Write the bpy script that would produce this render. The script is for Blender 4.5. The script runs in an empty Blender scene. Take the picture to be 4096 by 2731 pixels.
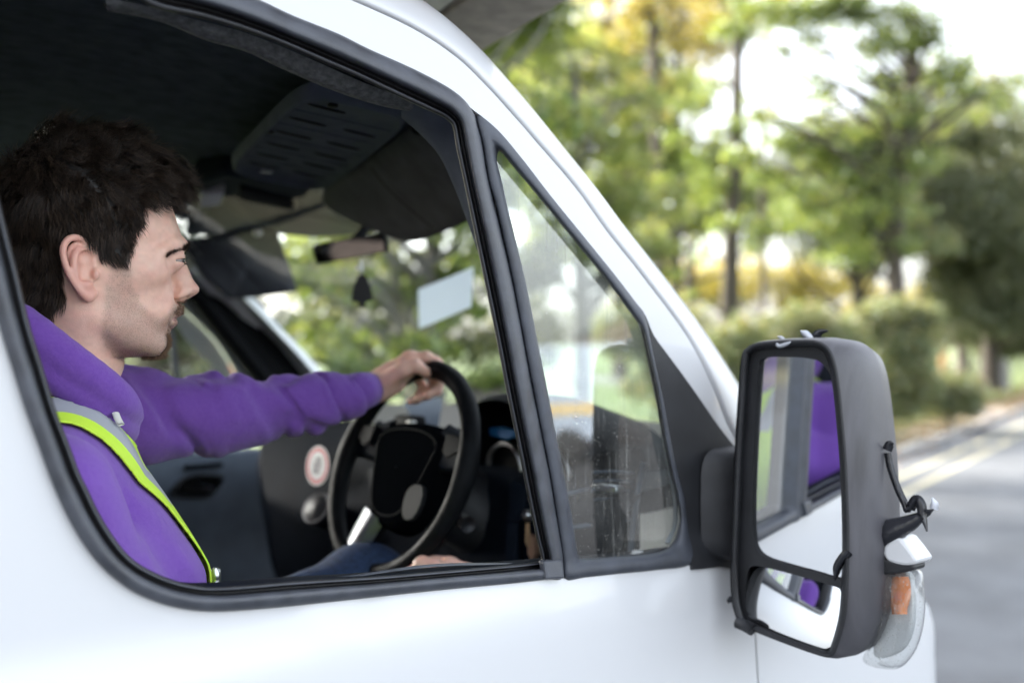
import bpy, bmesh, math, random
import numpy as np
from mathutils import Vector, Matrix, noise as mnoise
from mathutils.geometry import delaunay_2d_cdt

rng = np.random.default_rng(7)
random.seed(7)
scene = bpy.context.scene
COL = scene.collection
R = math.radians

# ------------------------------------------------------------------ camera
# world: x = van forward, y = towards the van's far (passenger) side, z = up, metres
CAM = np.array([-0.381, -0.90, 1.62])
PHI = R(50.0)                                   # angle between the optical axis and the van's heading
FW = np.array([math.cos(PHI), math.sin(PHI), 0.0])
RT = np.array([math.sin(PHI), -math.cos(PHI), 0.0])
UP = np.array([0.0, 0.0, 1.0])
FPX = 35.0 / 36.0 * 4096.0
cam_d = bpy.data.cameras.new('camera')
cam_d.lens = 35.0
cam_d.sensor_width = 36.0
cam_d.clip_start = 0.02
cam_d.clip_end = 2000.0
cam_d.dof.use_dof = True
cam_d.dof.focus_distance = 1.13
cam_d.dof.aperture_fstop = 2.2
cam = bpy.data.objects.new('camera', cam_d)
COL.objects.link(cam)
cam.location = CAM
cam.rotation_euler = (R(90), 0, PHI - R(90))
scene.camera = cam

# ------------------------------------------------------------------ world, sun, exposure
SUN_EL, SUN_AZ = R(30), R(112)                  # azimuth measured from +x towards +y: beyond the trees on the left
w = bpy.data.worlds.new('World')
scene.world = w
w.use_nodes = True
nt = w.node_tree
sky = nt.nodes.new('ShaderNodeTexSky')
sky.sky_type = 'NISHITA'
sky.sun_disc = False
sky.sun_elevation = SUN_EL
sky.sun_rotation = R(90) - SUN_AZ
sky.air_density = 1.0
sky.dust_density = 4.0
sky.ozone_density = 1.0
bg = nt.nodes['Background']
bg.inputs['Strength'].default_value = 0.15
hs = nt.nodes.new('ShaderNodeHueSaturation')
hs.inputs['Saturation'].default_value = 0.34     # thin high cloud: a pale, hazy sky
nt.links.new(sky.outputs[0], hs.inputs['Color'])
nt.links.new(hs.outputs[0], bg.inputs['Color'])
sun_d = bpy.data.lights.new('sun', 'SUN')
sun_d.energy = 3.0
sun_d.angle = R(10.0)
sun_d.color = (1.0, 0.93, 0.82)
sun = bpy.data.objects.new('sun', sun_d)
COL.objects.link(sun)
sd = Vector((math.cos(SUN_EL) * math.cos(SUN_AZ), math.cos(SUN_EL) * math.sin(SUN_AZ), math.sin(SUN_EL)))
sun.rotation_euler = sd.to_track_quat('Z', 'Y').to_euler()
sun.location = (10, 30, 30)
vs = scene.view_settings
vs.view_transform = 'Standard'
vs.look = 'None'
vs.exposure = 2.72
vs.gamma = 1.0
vs.use_curve_mapping = False
scene.render.engine = 'CYCLES'
scene.cycles.max_bounces = 10
scene.cycles.transparent_max_bounces = 16
scene.cycles.caustics_reflective = False
scene.cycles.caustics_refractive = False
scene.cycles.sample_clamp_indirect = 8.0
scene.cycles.use_denoising = True

# ------------------------------------------------------------------ layout helpers
def ray(u, v):
    return FW + (u - 2048.0) / FPX * RT - (v - 1365.5) / FPX * UP
def P(u, v, t):
    return CAM + t * ray(u, v)
def PY(u, v, y):
    d = ray(u, v); return CAM + (y - CAM[1]) / d[1] * d
def PX(u, v, x):
    d = ray(u, v); return CAM + (x - CAM[0]) / d[0] * d
def PZ(u, v, z):
    d = ray(u, v); return CAM + (z - CAM[2]) / d[2] * d
def PPL(u, v, p0, n):
    d = ray(u, v); p0 = np.array(p0, float); n = np.array(n, float)
    return CAM + np.dot(p0 - CAM, n) / np.dot(d, n) * d
BELT = 1.345
def S(z):
    z = np.asarray(z, float)
    up = 0.03 * np.maximum(0, z - BELT) + 0.25 * np.maximum(0, z - 1.88) ** 1.4
    dn = np.maximum(0, BELT - z)
    dn = -0.016 * (1 - np.exp(-dn / 0.035)) - 0.03 * np.minimum(dn, .4) + 0.05 * np.maximum(0, dn - .3) ** 2
    return np.where(z > BELT, up, dn)
def SN(z):
    g = float((S(z + 1e-3) - S(z - 1e-3)) / 2e-3)
    n = np.array([0.0, -1.0, g]); return n / np.linalg.norm(n)
def PS(u, v, off=0.0):
    y = 0.0
    for _ in range(7):
        p = PY(u, v, y); y = float(S(p[2])) + off
    return PY(u, v, y)

def catmull(pts, n=6, closed=False):
    pts = np.array(pts, float); m = len(pts); out = []
    rngm = range(m) if closed else range(m - 1)
    for i in rngm:
        if closed:
            p0, p1, p2, p3 = pts[(i - 1) % m], pts[i], pts[(i + 1) % m], pts[(i + 2) % m]
        else:
            p1, p2 = pts[i], pts[i + 1]
            p0 = pts[i - 1] if i > 0 else 2 * p1 - p2
            p3 = pts[i + 2] if i + 2 < m else 2 * p2 - p1
        for k in range(n):
            t = k / n
            out.append(0.5 * ((2 * p1) + (-p0 + p2) * t + (2 * p0 - 5 * p1 + 4 * p2 - p3) * t * t + (-p0 + 3 * p1 - 3 * p2 + p3) * t ** 3))
    if not closed: out.append(pts[-1])
    return np.array(out)

# ------------------------------------------------------------------ mesh builder
class MB:
    def __init__(s): s.v = []; s.f = []; s.n = 0
    def add(s, verts, faces):
        verts = np.asarray(verts, float).reshape(-1, 3); o = s.n
        s.v.append(verts); s.n += len(verts)
        s.f += [tuple(int(i) + o for i in f) for f in faces]
        return s
    def grid(s, g, cu=False, cv=False, flip=False):
        g = np.asarray(g, float); a, b = g.shape[:2]; fs = []
        for i in range(a if cu else a - 1):
            for j in range(b if cv else b - 1):
                q = (i * b + j, ((i + 1) % a) * b + j, ((i + 1) % a) * b + (j + 1) % b, i * b + (j + 1) % b)
                fs.append(q[::-1] if flip else q)
        return s.add(g.reshape(-1, 3), fs)
    def box(s, c, size, rot=None, taper=1.0, bev=0.0):
        c = np.array(c, float); h = np.array(size, float) / 2
        if bev > 0:
            bm = bmesh.new(); bmesh.ops.create_cube(bm, size=1.0)
            for vv in bm.verts: vv.co = Vector((vv.co.x * h[0] * 2, vv.co.y * h[1] * 2, vv.co.z * h[2] * 2))
            bmesh.ops.bevel(bm, geom=bm.edges[:], offset=bev, segments=2, affect='EDGES', profile=0.6)
            vs_ = np.array([vv.co[:] for vv in bm.verts]); bm.verts.index_update()
            fs = [[vv.index for vv in f.verts] for f in bm.faces]; bm.free()
        else:
            vs_ = np.array([[x, y, z] for x in (-1, 1) for y in (-1, 1) for z in (-1, 1)], float) * h
            fs = [(0, 1, 3, 2), (4, 6, 7, 5), (0, 4, 5, 1), (2, 3, 7, 6), (0, 2, 6, 4), (1, 5, 7, 3)]
        if taper != 1.0:
            k = np.where(vs_[:, 2] > 0, taper, 1.0); vs_[:, 0] *= k; vs_[:, 1] *= k
        if rot is not None: vs_ = vs_ @ np.array(rot).T
        return s.add(vs_ + c, fs)
    def tube(s, path, r, seg=10, closed=False, caps=True, flat=1.0, upv=(0, 0, 1)):
        path = np.array(path, float); m = len(path)
        r = np.broadcast_to(np.asarray(r, float), (m,))
        if closed: T = np.roll(path, -1, 0) - np.roll(path, 1, 0)
        else: T = np.gradient(path, axis=0)
        T /= np.linalg.norm(T, axis=1, keepdims=True) + 1e-12
        u0 = np.array(upv, float)
        if abs(np.dot(u0, T[0])) > .95: u0 = np.array([1.0, 0.2, 0])
        N = np.zeros_like(T); n = u0 - np.dot(u0, T[0]) * T[0]; n /= np.linalg.norm(n); N[0] = n
        for i in range(1, m):
            n = N[i - 1] - np.dot(N[i - 1], T[i]) * T[i]; N[i] = n / (np.linalg.norm(n) + 1e-12)
        B = np.cross(T, N)
        a = np.linspace(0, 2 * np.pi, seg, endpoint=False)
        g = path[:, None, :] + r[:, None, None] * (np.cos(a)[None, :, None] * N[:, None, :] * flat + np.sin(a)[None, :, None] * B[:, None, :])
        o = s.n
        s.grid(g, cu=closed, cv=True)
        if caps and not closed:
            s.f.append(tuple(o + j for j in range(seg))[::-1]); s.f.append(tuple(o + (m - 1) * seg + j for j in range(seg)))
        return s
    def lathe(s, prof, c, axis, seg=24):
        # prof: list of (radius, height along axis)
        ax = np.array(axis, float); ax /= np.linalg.norm(ax)
        e = np.array([0, 0, 1.0]) if abs(ax[2]) < .9 else np.array([1.0, 0, 0])
        e1 = np.cross(ax, e); e1 /= np.linalg.norm(e1); e2 = np.cross(ax, e1)
        a = np.linspace(0, 2 * np.pi, seg, endpoint=False)
        g = [[np.array(c) + r * (math.cos(t) * e1 + math.sin(t) * e2) + h * ax for t in a] for r, h in prof]
        return s.grid(g, cv=True)
    def prism(s, poly, ext):
        # poly (n,3) planar outline, ext = vector to the other side
        poly = np.array(poly, float); n = len(poly); ext = np.array(ext, float)
        fs = [tuple(range(n))[::-1], tuple(range(n, 2 * n))] + [(i, (i + 1) % n, n + (i + 1) % n, n + i) for i in range(n)]
        return s.add(np.vstack([poly, poly + ext]), fs)
    def mesh(s, name):
        v = np.vstack(s.v); me = bpy.data.meshes.new(name)
        me.from_pydata(v.tolist(), [], s.f); me.update()
        return me
    def build(s, name, mat, parent=None, smooth=True, angle=None, bevel=0.0, sub=0):
        v = np.vstack(s.v)
        base = np.array(parent['_base'] if parent is not None and '_base' in parent else (0, 0, 0), float)
        me = bpy.data.meshes.new(name)
        me.from_pydata((v - base).tolist(), [], s.f)
        bm = bmesh.new(); bm.from_mesh(me)
        bmesh.ops.recalc_face_normals(bm, faces=bm.faces[:]) if s.__dict__.get('recalc') else None
        bm.to_mesh(me); bm.free()
        me.update()
        return finish(name, me, mat, parent, smooth, angle, bevel, sub, base)

def finish(name, me, mat, parent=None, smooth=True, angle=None, bevel=0.0, sub=0, base=(0, 0, 0)):
    if mat is not None: me.materials.append(mat)
    if smooth:
        me.polygons.foreach_set('use_smooth', [True] * len(me.polygons))
        if angle is not None:
            me.set_sharp_from_angle(angle=R(angle))
    o = bpy.data.objects.new(name, me)
    COL.objects.link(o)
    if parent is not None: o.parent = parent
    o['_base'] = [float(x) for x in base]
    if bevel > 0:
        m = o.modifiers.new('bevel', 'BEVEL'); m.width = bevel; m.segments = 2; m.limit_method = 'ANGLE'; m.angle_limit = R(35)
    if sub > 0:
        m = o.modifiers.new('sub', 'SUBSURF'); m.levels = sub; m.render_levels = sub
    return o
def thing(name, loc, label, cat, group=None):
    o = bpy.data.objects.new(name, None); COL.objects.link(o)
    o.location = loc; o.empty_display_size = .1
    o['_base'] = [float(x) for x in loc]
    tag(o, label, cat, group); return o
def tag(o, label=None, cat=None, group=None, kind=None):
    if label: o['label'] = label
    if cat: o['category'] = cat
    if group: o['group'] = group
    if kind: o['kind'] = kind
    return o
def rotm(axis, ang):
    return np.array(Matrix.Rotation(ang, 3, Vector(axis)))
def cdt_panel(outer, holes, step, yfun, thick=0.012, extra=None):
    """fill a polygon given in (x,z), with holes, with a gridded triangulation lying on y=yfun(x,z)"""
    def inside(poly, pts):
        x, z = pts[:, 0], pts[:, 1]; c = np.zeros(len(pts), bool); j = len(poly) - 1
        for i in range(len(poly)):
            xi, zi = poly[i]; xj, zj = poly[j]
            cond = ((zi > z) != (zj > z)) & (x < (xj - xi) * (z - zi) / (zj - zi + 1e-15) + xi)
            c ^= cond; j = i
        return c
    outer = np.asarray(outer, float); holes = [np.asarray(h, float) for h in holes]
    pts = []; edges = []
    for loop in [outer] + holes:
        o = len(pts); n = len(loop)
        pts += [tuple(p) for p in loop]; edges += [(o + i, o + (i + 1) % n) for i in range(n)]
    lo, hi = outer.min(0), outer.max(0)
    gx, gz = np.meshgrid(np.arange(lo[0], hi[0], step), np.arange(lo[1], hi[1], step))
    g = np.stack([gx.ravel() + (np.arange(gx.size) % 2) * step * .0, gz.ravel()], 1)
    ok = inside(outer, g)
    for h in holes: ok &= ~inside(h, g)
    g = g[ok]
    bd = np.vstack([outer] + holes)
    dmin = np.array([np.min(np.sum((bd - p) ** 2, 1)) for p in g]) if len(g) else np.zeros(0)
    g = g[dmin > (step * .45) ** 2]
    pts += [tuple(p) for p in g]
    V, E, F, *_ = delaunay_2d_cdt([Vector(p) for p in pts], edges, [], 0, 1e-6)
    V = np.array([v[:] for v in V]); F = [tuple(f) for f in F]
    cen = np.array([V[list(f)].mean(0) for f in F])
    ok = inside(outer, cen)
    for h in holes: ok &= ~inside(h, cen)
    F = [f for f, k in zip(F, ok) if k]
    y = yfun(V[:, 0], V[:, 1])
    v3 = np.stack([V[:, 0], y, V[:, 1]], 1)
    # orient outward (-y)
    F2 = []
    for f in F:
        a, b, c = v3[f[0]], v3[f[1]], v3[f[2]]
        F2.append(f if np.cross(b - a, c - a)[1] < 0 else f[::-1])
    mb = MB(); mb.add(v3, F2)
    if thick:
        cnt = {}
        for f in F2:
            for i in range(3):
                e = (f[i], f[(i + 1) % 3]); cnt[e] = cnt.get(e, 0) + 1
        be = [e for e in cnt if (e[1], e[0]) not in cnt]
        # separate verts for the returned flange, so that the edge shades crisp
        for (a, b) in be:
            pa, pb = v3[a], v3[b]; q = np.array([0, thick, 0])
            mb.add([pa, pb, pb + q, pa + q], [(1, 0, 3, 2)])
    return mb

# ------------------------------------------------------------------ materials
def new_mat(name):
    m = bpy.data.materials.new(name); m.use_nodes = True
    b = m.node_tree.nodes['Principled BSDF']
    return m, m.node_tree, b
def mat(name, col, rough=0.5, metal=0.0, spec=0.5, noise=0.0, nscale=8.0, col2=None, bump=0.0, bscale=200.0, rvar=0.0, coat=0.0, sss=0.0, sheen=0.0, detail=4.0, aniso=None):
    m, t, b = new_mat(name)
    b.inputs['Base Color'].default_value = (*col, 1); b.inputs['Roughness'].default_value = rough
    b.inputs['Metallic'].default_value = metal; b.inputs['Specular IOR Level'].default_value = spec
    if coat: b.inputs['Coat Weight'].default_value = coat; b.inputs['Coat Roughness'].default_value = .06
    if sheen: b.inputs['Sheen Weight'].default_value = sheen; b.inputs['Sheen Roughness'].default_value = .4
    tc = t.nodes.new('ShaderNodeTexCoord'); src = tc.outputs['Object']
    if aniso is not None:
        mp = t.nodes.new('ShaderNodeMapping'); mp.inputs['Scale'].default_value = aniso
        t.links.new(src, mp.inputs['Vector']); src = mp.outputs[0]
    if noise or rvar or col2:
        n = t.nodes.new('ShaderNodeTexNoise'); n.inputs['Scale'].default_value = nscale; n.inputs['Detail'].default_value = detail
        t.links.new(src, n.inputs['Vector'])
        if noise or col2:
            mx = t.nodes.new('ShaderNodeMix'); mx.data_type = 'RGBA'
            c2 = col2 if col2 else tuple(min(1, c * (1 + noise)) for c in col)
            c1 = col if col2 else tuple(c * (1 - noise) for c in col)
            mx.inputs[6].default_value = (*c1, 1); mx.inputs[7].default_value = (*c2, 1)
            cr = t.nodes.new('ShaderNodeMapRange'); cr.inputs[1].default_value = .32; cr.inputs[2].default_value = .68
            t.links.new(n.outputs[0], cr.inputs[0]); t.links.new(cr.outputs[0], mx.inputs[0]); t.links.new(mx.outputs[2], b.inputs['Base Color'])
        if rvar:
            mr = t.nodes.new('ShaderNodeMapRange'); mr.inputs[1].default_value = .3; mr.inputs[2].default_value = .7
            mr.inputs[3].default_value = max(.02, rough - rvar); mr.inputs[4].default_value = min(1, rough + rvar)
            t.links.new(n.outputs[0], mr.inputs[0]); t.links.new(mr.outputs[0], b.inputs['Roughness'])
    if bump:
        n2 = t.nodes.new('ShaderNodeTexNoise'); n2.inputs['Scale'].default_value = bscale; n2.inputs['Detail'].default_value = 3
        t.links.new(src, n2.inputs['Vector'])
        bp = t.nodes.new('ShaderNodeBump'); bp.inputs['Strength'].default_value = bump; bp.inputs['Distance'].default_value = .002
        t.links.new(n2.outputs[0], bp.inputs['Height']); t.links.new(bp.outputs[0], b.inputs['Normal'])
    return m
def glass_mat(name, tint=(0.9, 0.95, 0.95), refl=1.0, dirt=0.0, rough=0.0):
    """thin pane: clear transmission + fresnel reflection (+ a film of dried rain streaks and dust)"""
    m = bpy.data.materials.new(name); m.use_nodes = True; t = m.node_tree; t.nodes.clear()
    out = t.nodes.new('ShaderNodeOutputMaterial'); tr = t.nodes.new('ShaderNodeBsdfTransparent'); tr.inputs[0].default_value = (*tint, 1)
    gl = t.nodes.new('ShaderNodeBsdfGlossy'); gl.inputs['Roughness'].default_value = rough
    fr = t.nodes.new('ShaderNodeFresnel'); ge = t.nodes.new('ShaderNodeNewGeometry')
    io = t.nodes.new('ShaderNodeMapRange'); io.inputs[3].default_value = 1.5; io.inputs[4].default_value = 1 / 1.5   # thin sheet: same fresnel from both sides
    t.links.new(ge.outputs['Backfacing'], io.inputs[0]); t.links.new(io.outputs[0], fr.inputs[0])
    mm = t.nodes.new('ShaderNodeMath'); mm.operation = 'MULTIPLY'; mm.inputs[1].default_value = refl; mm.use_clamp = True
    mx = t.nodes.new('ShaderNodeMixShader')
    t.links.new(fr.outputs[0], mm.inputs[0]); t.links.new(mm.outputs[0], mx.inputs[0]); t.links.new(tr.outputs[0], mx.inputs[1]); t.links.new(gl.outputs[0], mx.inputs[2])
    last = mx
    if dirt > 0:
        tc = t.nodes.new('ShaderNodeTexCoord'); mp = t.nodes.new('ShaderNodeMapping'); mp.inputs['Scale'].default_value = (160, 160, 7)
        t.links.new(tc.outputs['Object'], mp.inputs[0])
        n1 = t.nodes.new('ShaderNodeTexNoise'); n1.inputs['Scale'].default_value = 1.0; n1.inputs['Detail'].default_value = 3; t.links.new(mp.outputs[0], n1.inputs[0])
        n2 = t.nodes.new('ShaderNodeTexNoise'); n2.inputs['Scale'].default_value = 420; n2.inputs['Detail'].default_value = 2; t.links.new(tc.outputs['Object'], n2.inputs[0])
        n3 = t.nodes.new('ShaderNodeTexNoise'); n3.inputs['Scale'].default_value = 9; n3.inputs['Detail'].default_value = 3; t.links.new(tc.outputs['Object'], n3.inputs[0])
        r1 = t.nodes.new('ShaderNodeMapRange'); r1.inputs[1].default_value = .56; r1.inputs[2].default_value = .76; t.links.new(n1.outputs[0], r1.inputs[0])
        r2 = t.nodes.new('ShaderNodeMapRange'); r2.inputs[1].default_value = .62; r2.inputs[2].default_value = .74; t.links.new(n2.outputs[0], r2.inputs[0])
        r3 = t.nodes.new('ShaderNodeMapRange'); r3.inputs[1].default_value = .3; r3.inputs[2].default_value = .75; t.links.new(n3.outputs[0], r3.inputs[0])
        a1 = t.nodes.new('ShaderNodeMath'); a1.operation = 'MULTIPLY'; t.links.new(r1.outputs[0], a1.inputs[0]); t.links.new(r3.outputs[0], a1.inputs[1])
        a2 = t.nodes.new('ShaderNodeMath'); a2.operation = 'MULTIPLY_ADD'; a2.inputs[1].default_value = .8; t.links.new(r2.outputs[0], a2.inputs[0]); t.links.new(a1.outputs[0], a2.inputs[2])
        a3 = t.nodes.new('ShaderNodeMath'); a3.operation = 'MULTIPLY_ADD'; a3.inputs[1].default_value = .20; a3.inputs[2].default_value = .02; t.links.new(r3.outputs[0], a3.inputs[0])
        a4 = t.nodes.new('ShaderNodeMath'); a4.operation = 'ADD'; t.links.new(a2.outputs[0], a4.inputs[0]); t.links.new(a3.outputs[0], a4.inputs[1])
        a5 = t.nodes.new('ShaderNodeMath'); a5.operation = 'MULTIPLY'; a5.inputs[1].default_value = dirt; a5.use_clamp = True; t.links.new(a4.outputs[0], a5.inputs[0])
        df = t.nodes.new('ShaderNodeBsdfDiffuse'); df.inputs[0].default_value = (.62, .62, .58, 1)
        m2 = t.nodes.new('ShaderNodeMixShader'); t.links.new(a5.outputs[0], m2.inputs[0]); t.links.new(mx.outputs[0], m2.inputs[1]); t.links.new(df.outputs[0], m2.inputs[2])
        last = m2
    t.links.new(last.outputs[0], out.inputs[0])
    return m

M = {}
M['paint'] = mat('white van paint', (.62, .63, .64), rough=.28, noise=.015, nscale=1.1, detail=1.0, coat=.35)
M['trim'] = mat('weathered grey trim rubber', (.055, .06, .072), rough=.42, noise=.3, nscale=35, rvar=.1, bump=.15, bscale=500)
M['trim2'] = mat('weathered quarter frame plastic', (.05, .056, .07), rough=.5, noise=.25, nscale=40, rvar=.08, bump=.2, bscale=700)
M['black'] = mat('black rubber', (.012, .012, .014), rough=.5, noise=.3, nscale=60)
M['plastic'] = mat('textured black plastic', (.014, .015, .018), rough=.5, noise=.25, nscale=30, bump=.25, bscale=900)
M['gap'] = mat('dark panel gap', (.004, .004, .005), rough=.9)
M['mirror'] = mat('mirror glass', (.80, .82, .84), rough=.006, metal=1.0)
M['glass'] = glass_mat('clear pane')
M['qglass'] = glass_mat('rain streaked pane', tint=(.80, .86, .88), refl=2.9, dirt=.42)
# ================================================================== the van
YC = 0.82                                       # centre line of the van
VAN = thing('delivery_van', (0.3, YC, 0.0), 'white box van with its driver window wound down and a taped wing mirror', 'van')
def mir(p):
    p = np.array(p, float).copy(); p[..., 1] = 2 * YC - p[..., 1]; return p
# paired outlines (outer edge | opening edge) of the main window moulding, read in photo pixels
MAIN = [(400,-215,420,-100),(650,-135,600,25),(850,-70,800,72),(1035,0,960,118),(1175,65,1110,172),(1350,135,1290,250),(1475,197,1420,305),
 (1650,275,1600,390),(1775,340,1710,440),(1840,385,1765,465),(1880,430,1795,485),(1905,480,1812,510),(1930,575,1825,590),(1955,725,1858,740),
 (2045,1100,1935,1110),(2095,1365,1990,1375),(2135,1575,2030,1585),(2170,1750,2066,1760),(2197,1885,2092,1890),(2220,2025,2120,2030),
 (2242,2150,2146,2150),(2255,2240,2164,2222),(2248,2312,2158,2240),(2185,2317,2100,2252),(2050,2332,2000,2262),(1750,2360,1730,2285),(1500,2387,1480,2305),
 (1176,2422,1176,2322),(975,2440,960,2340),(850,2445,840,2345),(750,2437,770,2337),(650,2415,690,2318),(540,2370,610,2285),(460,2315,545,2247),
 (400,2260,495,2200),(340,2185,440,2125),(285,2095,390,2040),(240,2005,350,1955),(200,1910,318,1890),(160,1800,285,1800),(100,1635,220,1630),
 (50,1475,175,1480),(0,1315,122,1310),(-60,1090,70,1090),(-110,880,15,870),(-170,600,-50,590),(-220,300,-100,300),(-240,60,-120,80),
 (-220,-130,-95,-20),(-120,-215,-10,-110),(100,-240,150,-130)]
QUART = [(1925,468,1996,604),(2000,530,2018,622),(2100,650,2060,675),(2200,780,2142,772),(2330,940,2275,935),(2460,1100,2410,1100),(2540,1205,2500,1220),
 (2582,1262,2545,1282),(2600,1340,2572,1320),(2622,1450,2595,1410),(2650,1575,2628,1560),(2680,1735,2656,1735),(2710,1884,2685,1884),(2740,2000,2712,2000),
 (2754,2120,2718,2090),(2768,2250,2690,2172),(2620,2279,2630,2209),(2490,2292,2500,2224),(2340,2308,2345,2234),(2262,2314,2318,2226),(2250,2225,2306,2190),
 (2220,2025,2283,2040),(2197,1885,2258,1905),(2170,1750,2228,1760),(2135,1575,2195,1590),(2095,1365,2152,1375),(2045,1100,2097,1105),(1985,830,2030,830),
 (1955,725,2008,730),(1930,575,1988,650),(1908,485,1989,614)]
SAIL = [(2582,1262),(2615,1340),(2680,1430),(2750,1525),(2815,1618),(2875,1705),(2945,1795),(2975,1850),(2985,2000),(2985,2256),(2880,2266),(2780,2277),
 (2768,2262),(2754,2120),(2740,2000),(2710,1884),(2680,1735),(2650,1575),(2622,1450),(2600,1340)]
def ring(pairs, f, n=4):
    a = np.array(pairs, float)
    c = catmull(a, n, True)
    return c[:, :2] * (1 - f) + c[:, 2:] * f
def loft_pairs(pairs, prof, n=4):
    """prof: list of (fraction outer->inner, offset along y; negative = proud)"""
    rows = []
    for f, off in prof:
        uv = ring(pairs, f, n)
        rows.append([PS(u, v, off) for u, v in uv])
    return np.array(rows)
mb = MB(); mb.grid(loft_pairs(MAIN, [(-.02, .006), (0, -.002), (.06, -.0075), (.25, -.0105), (.45, -.0115), (.54, -.0095), (.60, -.004), (.64, .004)]), cv=True)
trim = mb.build('window_moulding', M['trim'], VAN)
mb = MB(); mb.grid(loft_pairs(MAIN, [(.63, .003), (.68, .010), (.74, .0135), (.80, .012), (.84, .006), (.90, .004), (.97, .006), (1.0, .012), (1.01, .030), (.9, .045)]), cv=True)
mb.build('window_channel', M['black'], trim)
# thin line of the glass run in the channel
mb = MB(); mb.tube([PS(u, v, .0045) for u, v in ring(MAIN, .88)], .0009, 6, closed=True); mb.build('channel_lip', M['trim'], trim)
# belt moulding end block
bl = MB(); pa = [(2187, 2318), (2262, 2314), (2252, 2236), (2176, 2244)]
for q, off in ((0, -.013), ):
    pts = np.array([PS(u, v, -.013) for u, v in pa]); bl.prism(pts, (0, .012, 0))
bl.build('moulding_end_cap', M['trim'], trim, smooth=False, bevel=.003)
qf = MB(); qf.grid(loft_pairs(QUART, [(-.35, .014), (-.05, .006), (0, -.001), (.10, -.006), (.35, -.0085), (.62, -.009), (.78, -.0075), (.90, -.003), (1.0, .003), (1.02, .012)]), cv=True)
qframe = qf.build('quarter_window_frame', M['trim2'], VAN)
gi = ring(QUART, 1.0)
g3 = np.array([PS(u, v, .0045) for u, v in gi])
mb = cdt_panel(g3[:, [0, 2]], [], .03, lambda x, z: .03 * (z - BELT) + .0045, 0)
mb.build('quarter_window_glass', M['qglass'], qframe, smooth=False)
# inner seal of the fixed pane: a pale grey bead seen through the glass along the front edge
bead = [(2600,1450),(2640,1640),(2664,1800),(2690,1930),(2702,2040),(2697,2110),(2668,2172)]
mb = MB(); mb.tube(catmull([PS(u, v, .014) for u, v in bead], 6), [.0035] * 37, 8); mb.build('glass_seal', mat('pale grey seal', (.32, .33, .34), rough=.5), qframe)

# --- sail panel (mirror foot)
def sail_y(x, z):
    return S(z) - .004
s3 = np.array([PS(u, v, -.004) for u, v in catmull(SAIL, 3, True)])
mb = cdt_panel(s3[:, [0, 2]], [], .02, sail_y, .014)
sail = mb.build('mirror_sail', M['plastic'], VAN)

# --- door skin, front wing, body side
SEAM = [(-330,-150),(-150,-255),(100,-300),(400,-290),(800,-200),(1150,-100),(1400,0),(1650,115),(1825,230),(1950,350),(2050,460),(2150,575),(2300,750),(2430,930),(2565,1100),(2750,1350),(2850,1550),(2905,1690),(2960,1790)]
seam3 = catmull([PS(u, v) for u, v in SEAM], 5)
main_o = ring(MAIN, .03); hole_uv = []
top = [i for i in range(len(main_o))]
# merged hole: main outline without the divider run, then the quarter frame, then the sail
m_pts = np.array([q[:2] for q in MAIN], float)
i_a = 10; i_b = 23
hole = [tuple(m_pts[i]) for i in range(0, i_a + 1)] + [(1950, 484), (2000, 532), (2100, 652), (2200, 782), (2330, 942), (2460, 1102), (2540, 1207), (2583, 1264), (2616, 1342), (2680, 1432), (2750, 1527), (2815, 1620), (2875, 1707), (2935, 1788), (2962, 1850), (2970, 2000), (2970, 2252), (2880, 2262), (2780, 2272), (2768, 2260), (2620, 2277), (2490, 2290), (2340, 2306), (2262, 2312)] + [tuple(m_pts[i]) for i in range(i_b, len(m_pts))]
hole3 = np.array([PS(u, v) for u, v in catmull(hole, 3, True)])
gap_top = seam3[-1]
# door front gap runs from the mirror foot down
gap = [PS(2990, 1950), PS(3000, 2200), PS(3010, 2400), PS(3016, 2525), PS(3030, 2731)]
gapl = gap[-1]
door_out = [p[[0, 2]] for p in seam3] + [p[[0, 2]] for p in gap] + [np.array([gapl[0] + .006, .95]), np.array([gapl[0] - .02, .55]), np.array([gapl[0] - .10, .42]), np.array([-.50, .42]), np.array([-.50, 1.2]), np.array([-.42, 1.6])]
def dens(poly, step):
    poly = np.asarray(poly); out = []
    for i in range(len(poly)):
        a, b = poly[i], poly[(i + 1) % len(poly)]; n = max(1, int(np.linalg.norm(b - a) / step))
        out += [a + (b - a) * k / n for k in range(n)]
    return np.array(out)
def side_y(x, z):
    x = np.asarray(x, float); z = np.asarray(z, float)
    nose = np.maximum(0, x - 1.22)
    return S(z) + .5 * nose ** 2 + 5 * np.maximum(0, x - 1.34) ** 2
mb = cdt_panel(dens(door_out, .03), [hole3[:, [0, 2]]], .028, side_y, .02)
door = mb.build('door', M['paint'], VAN)
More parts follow.
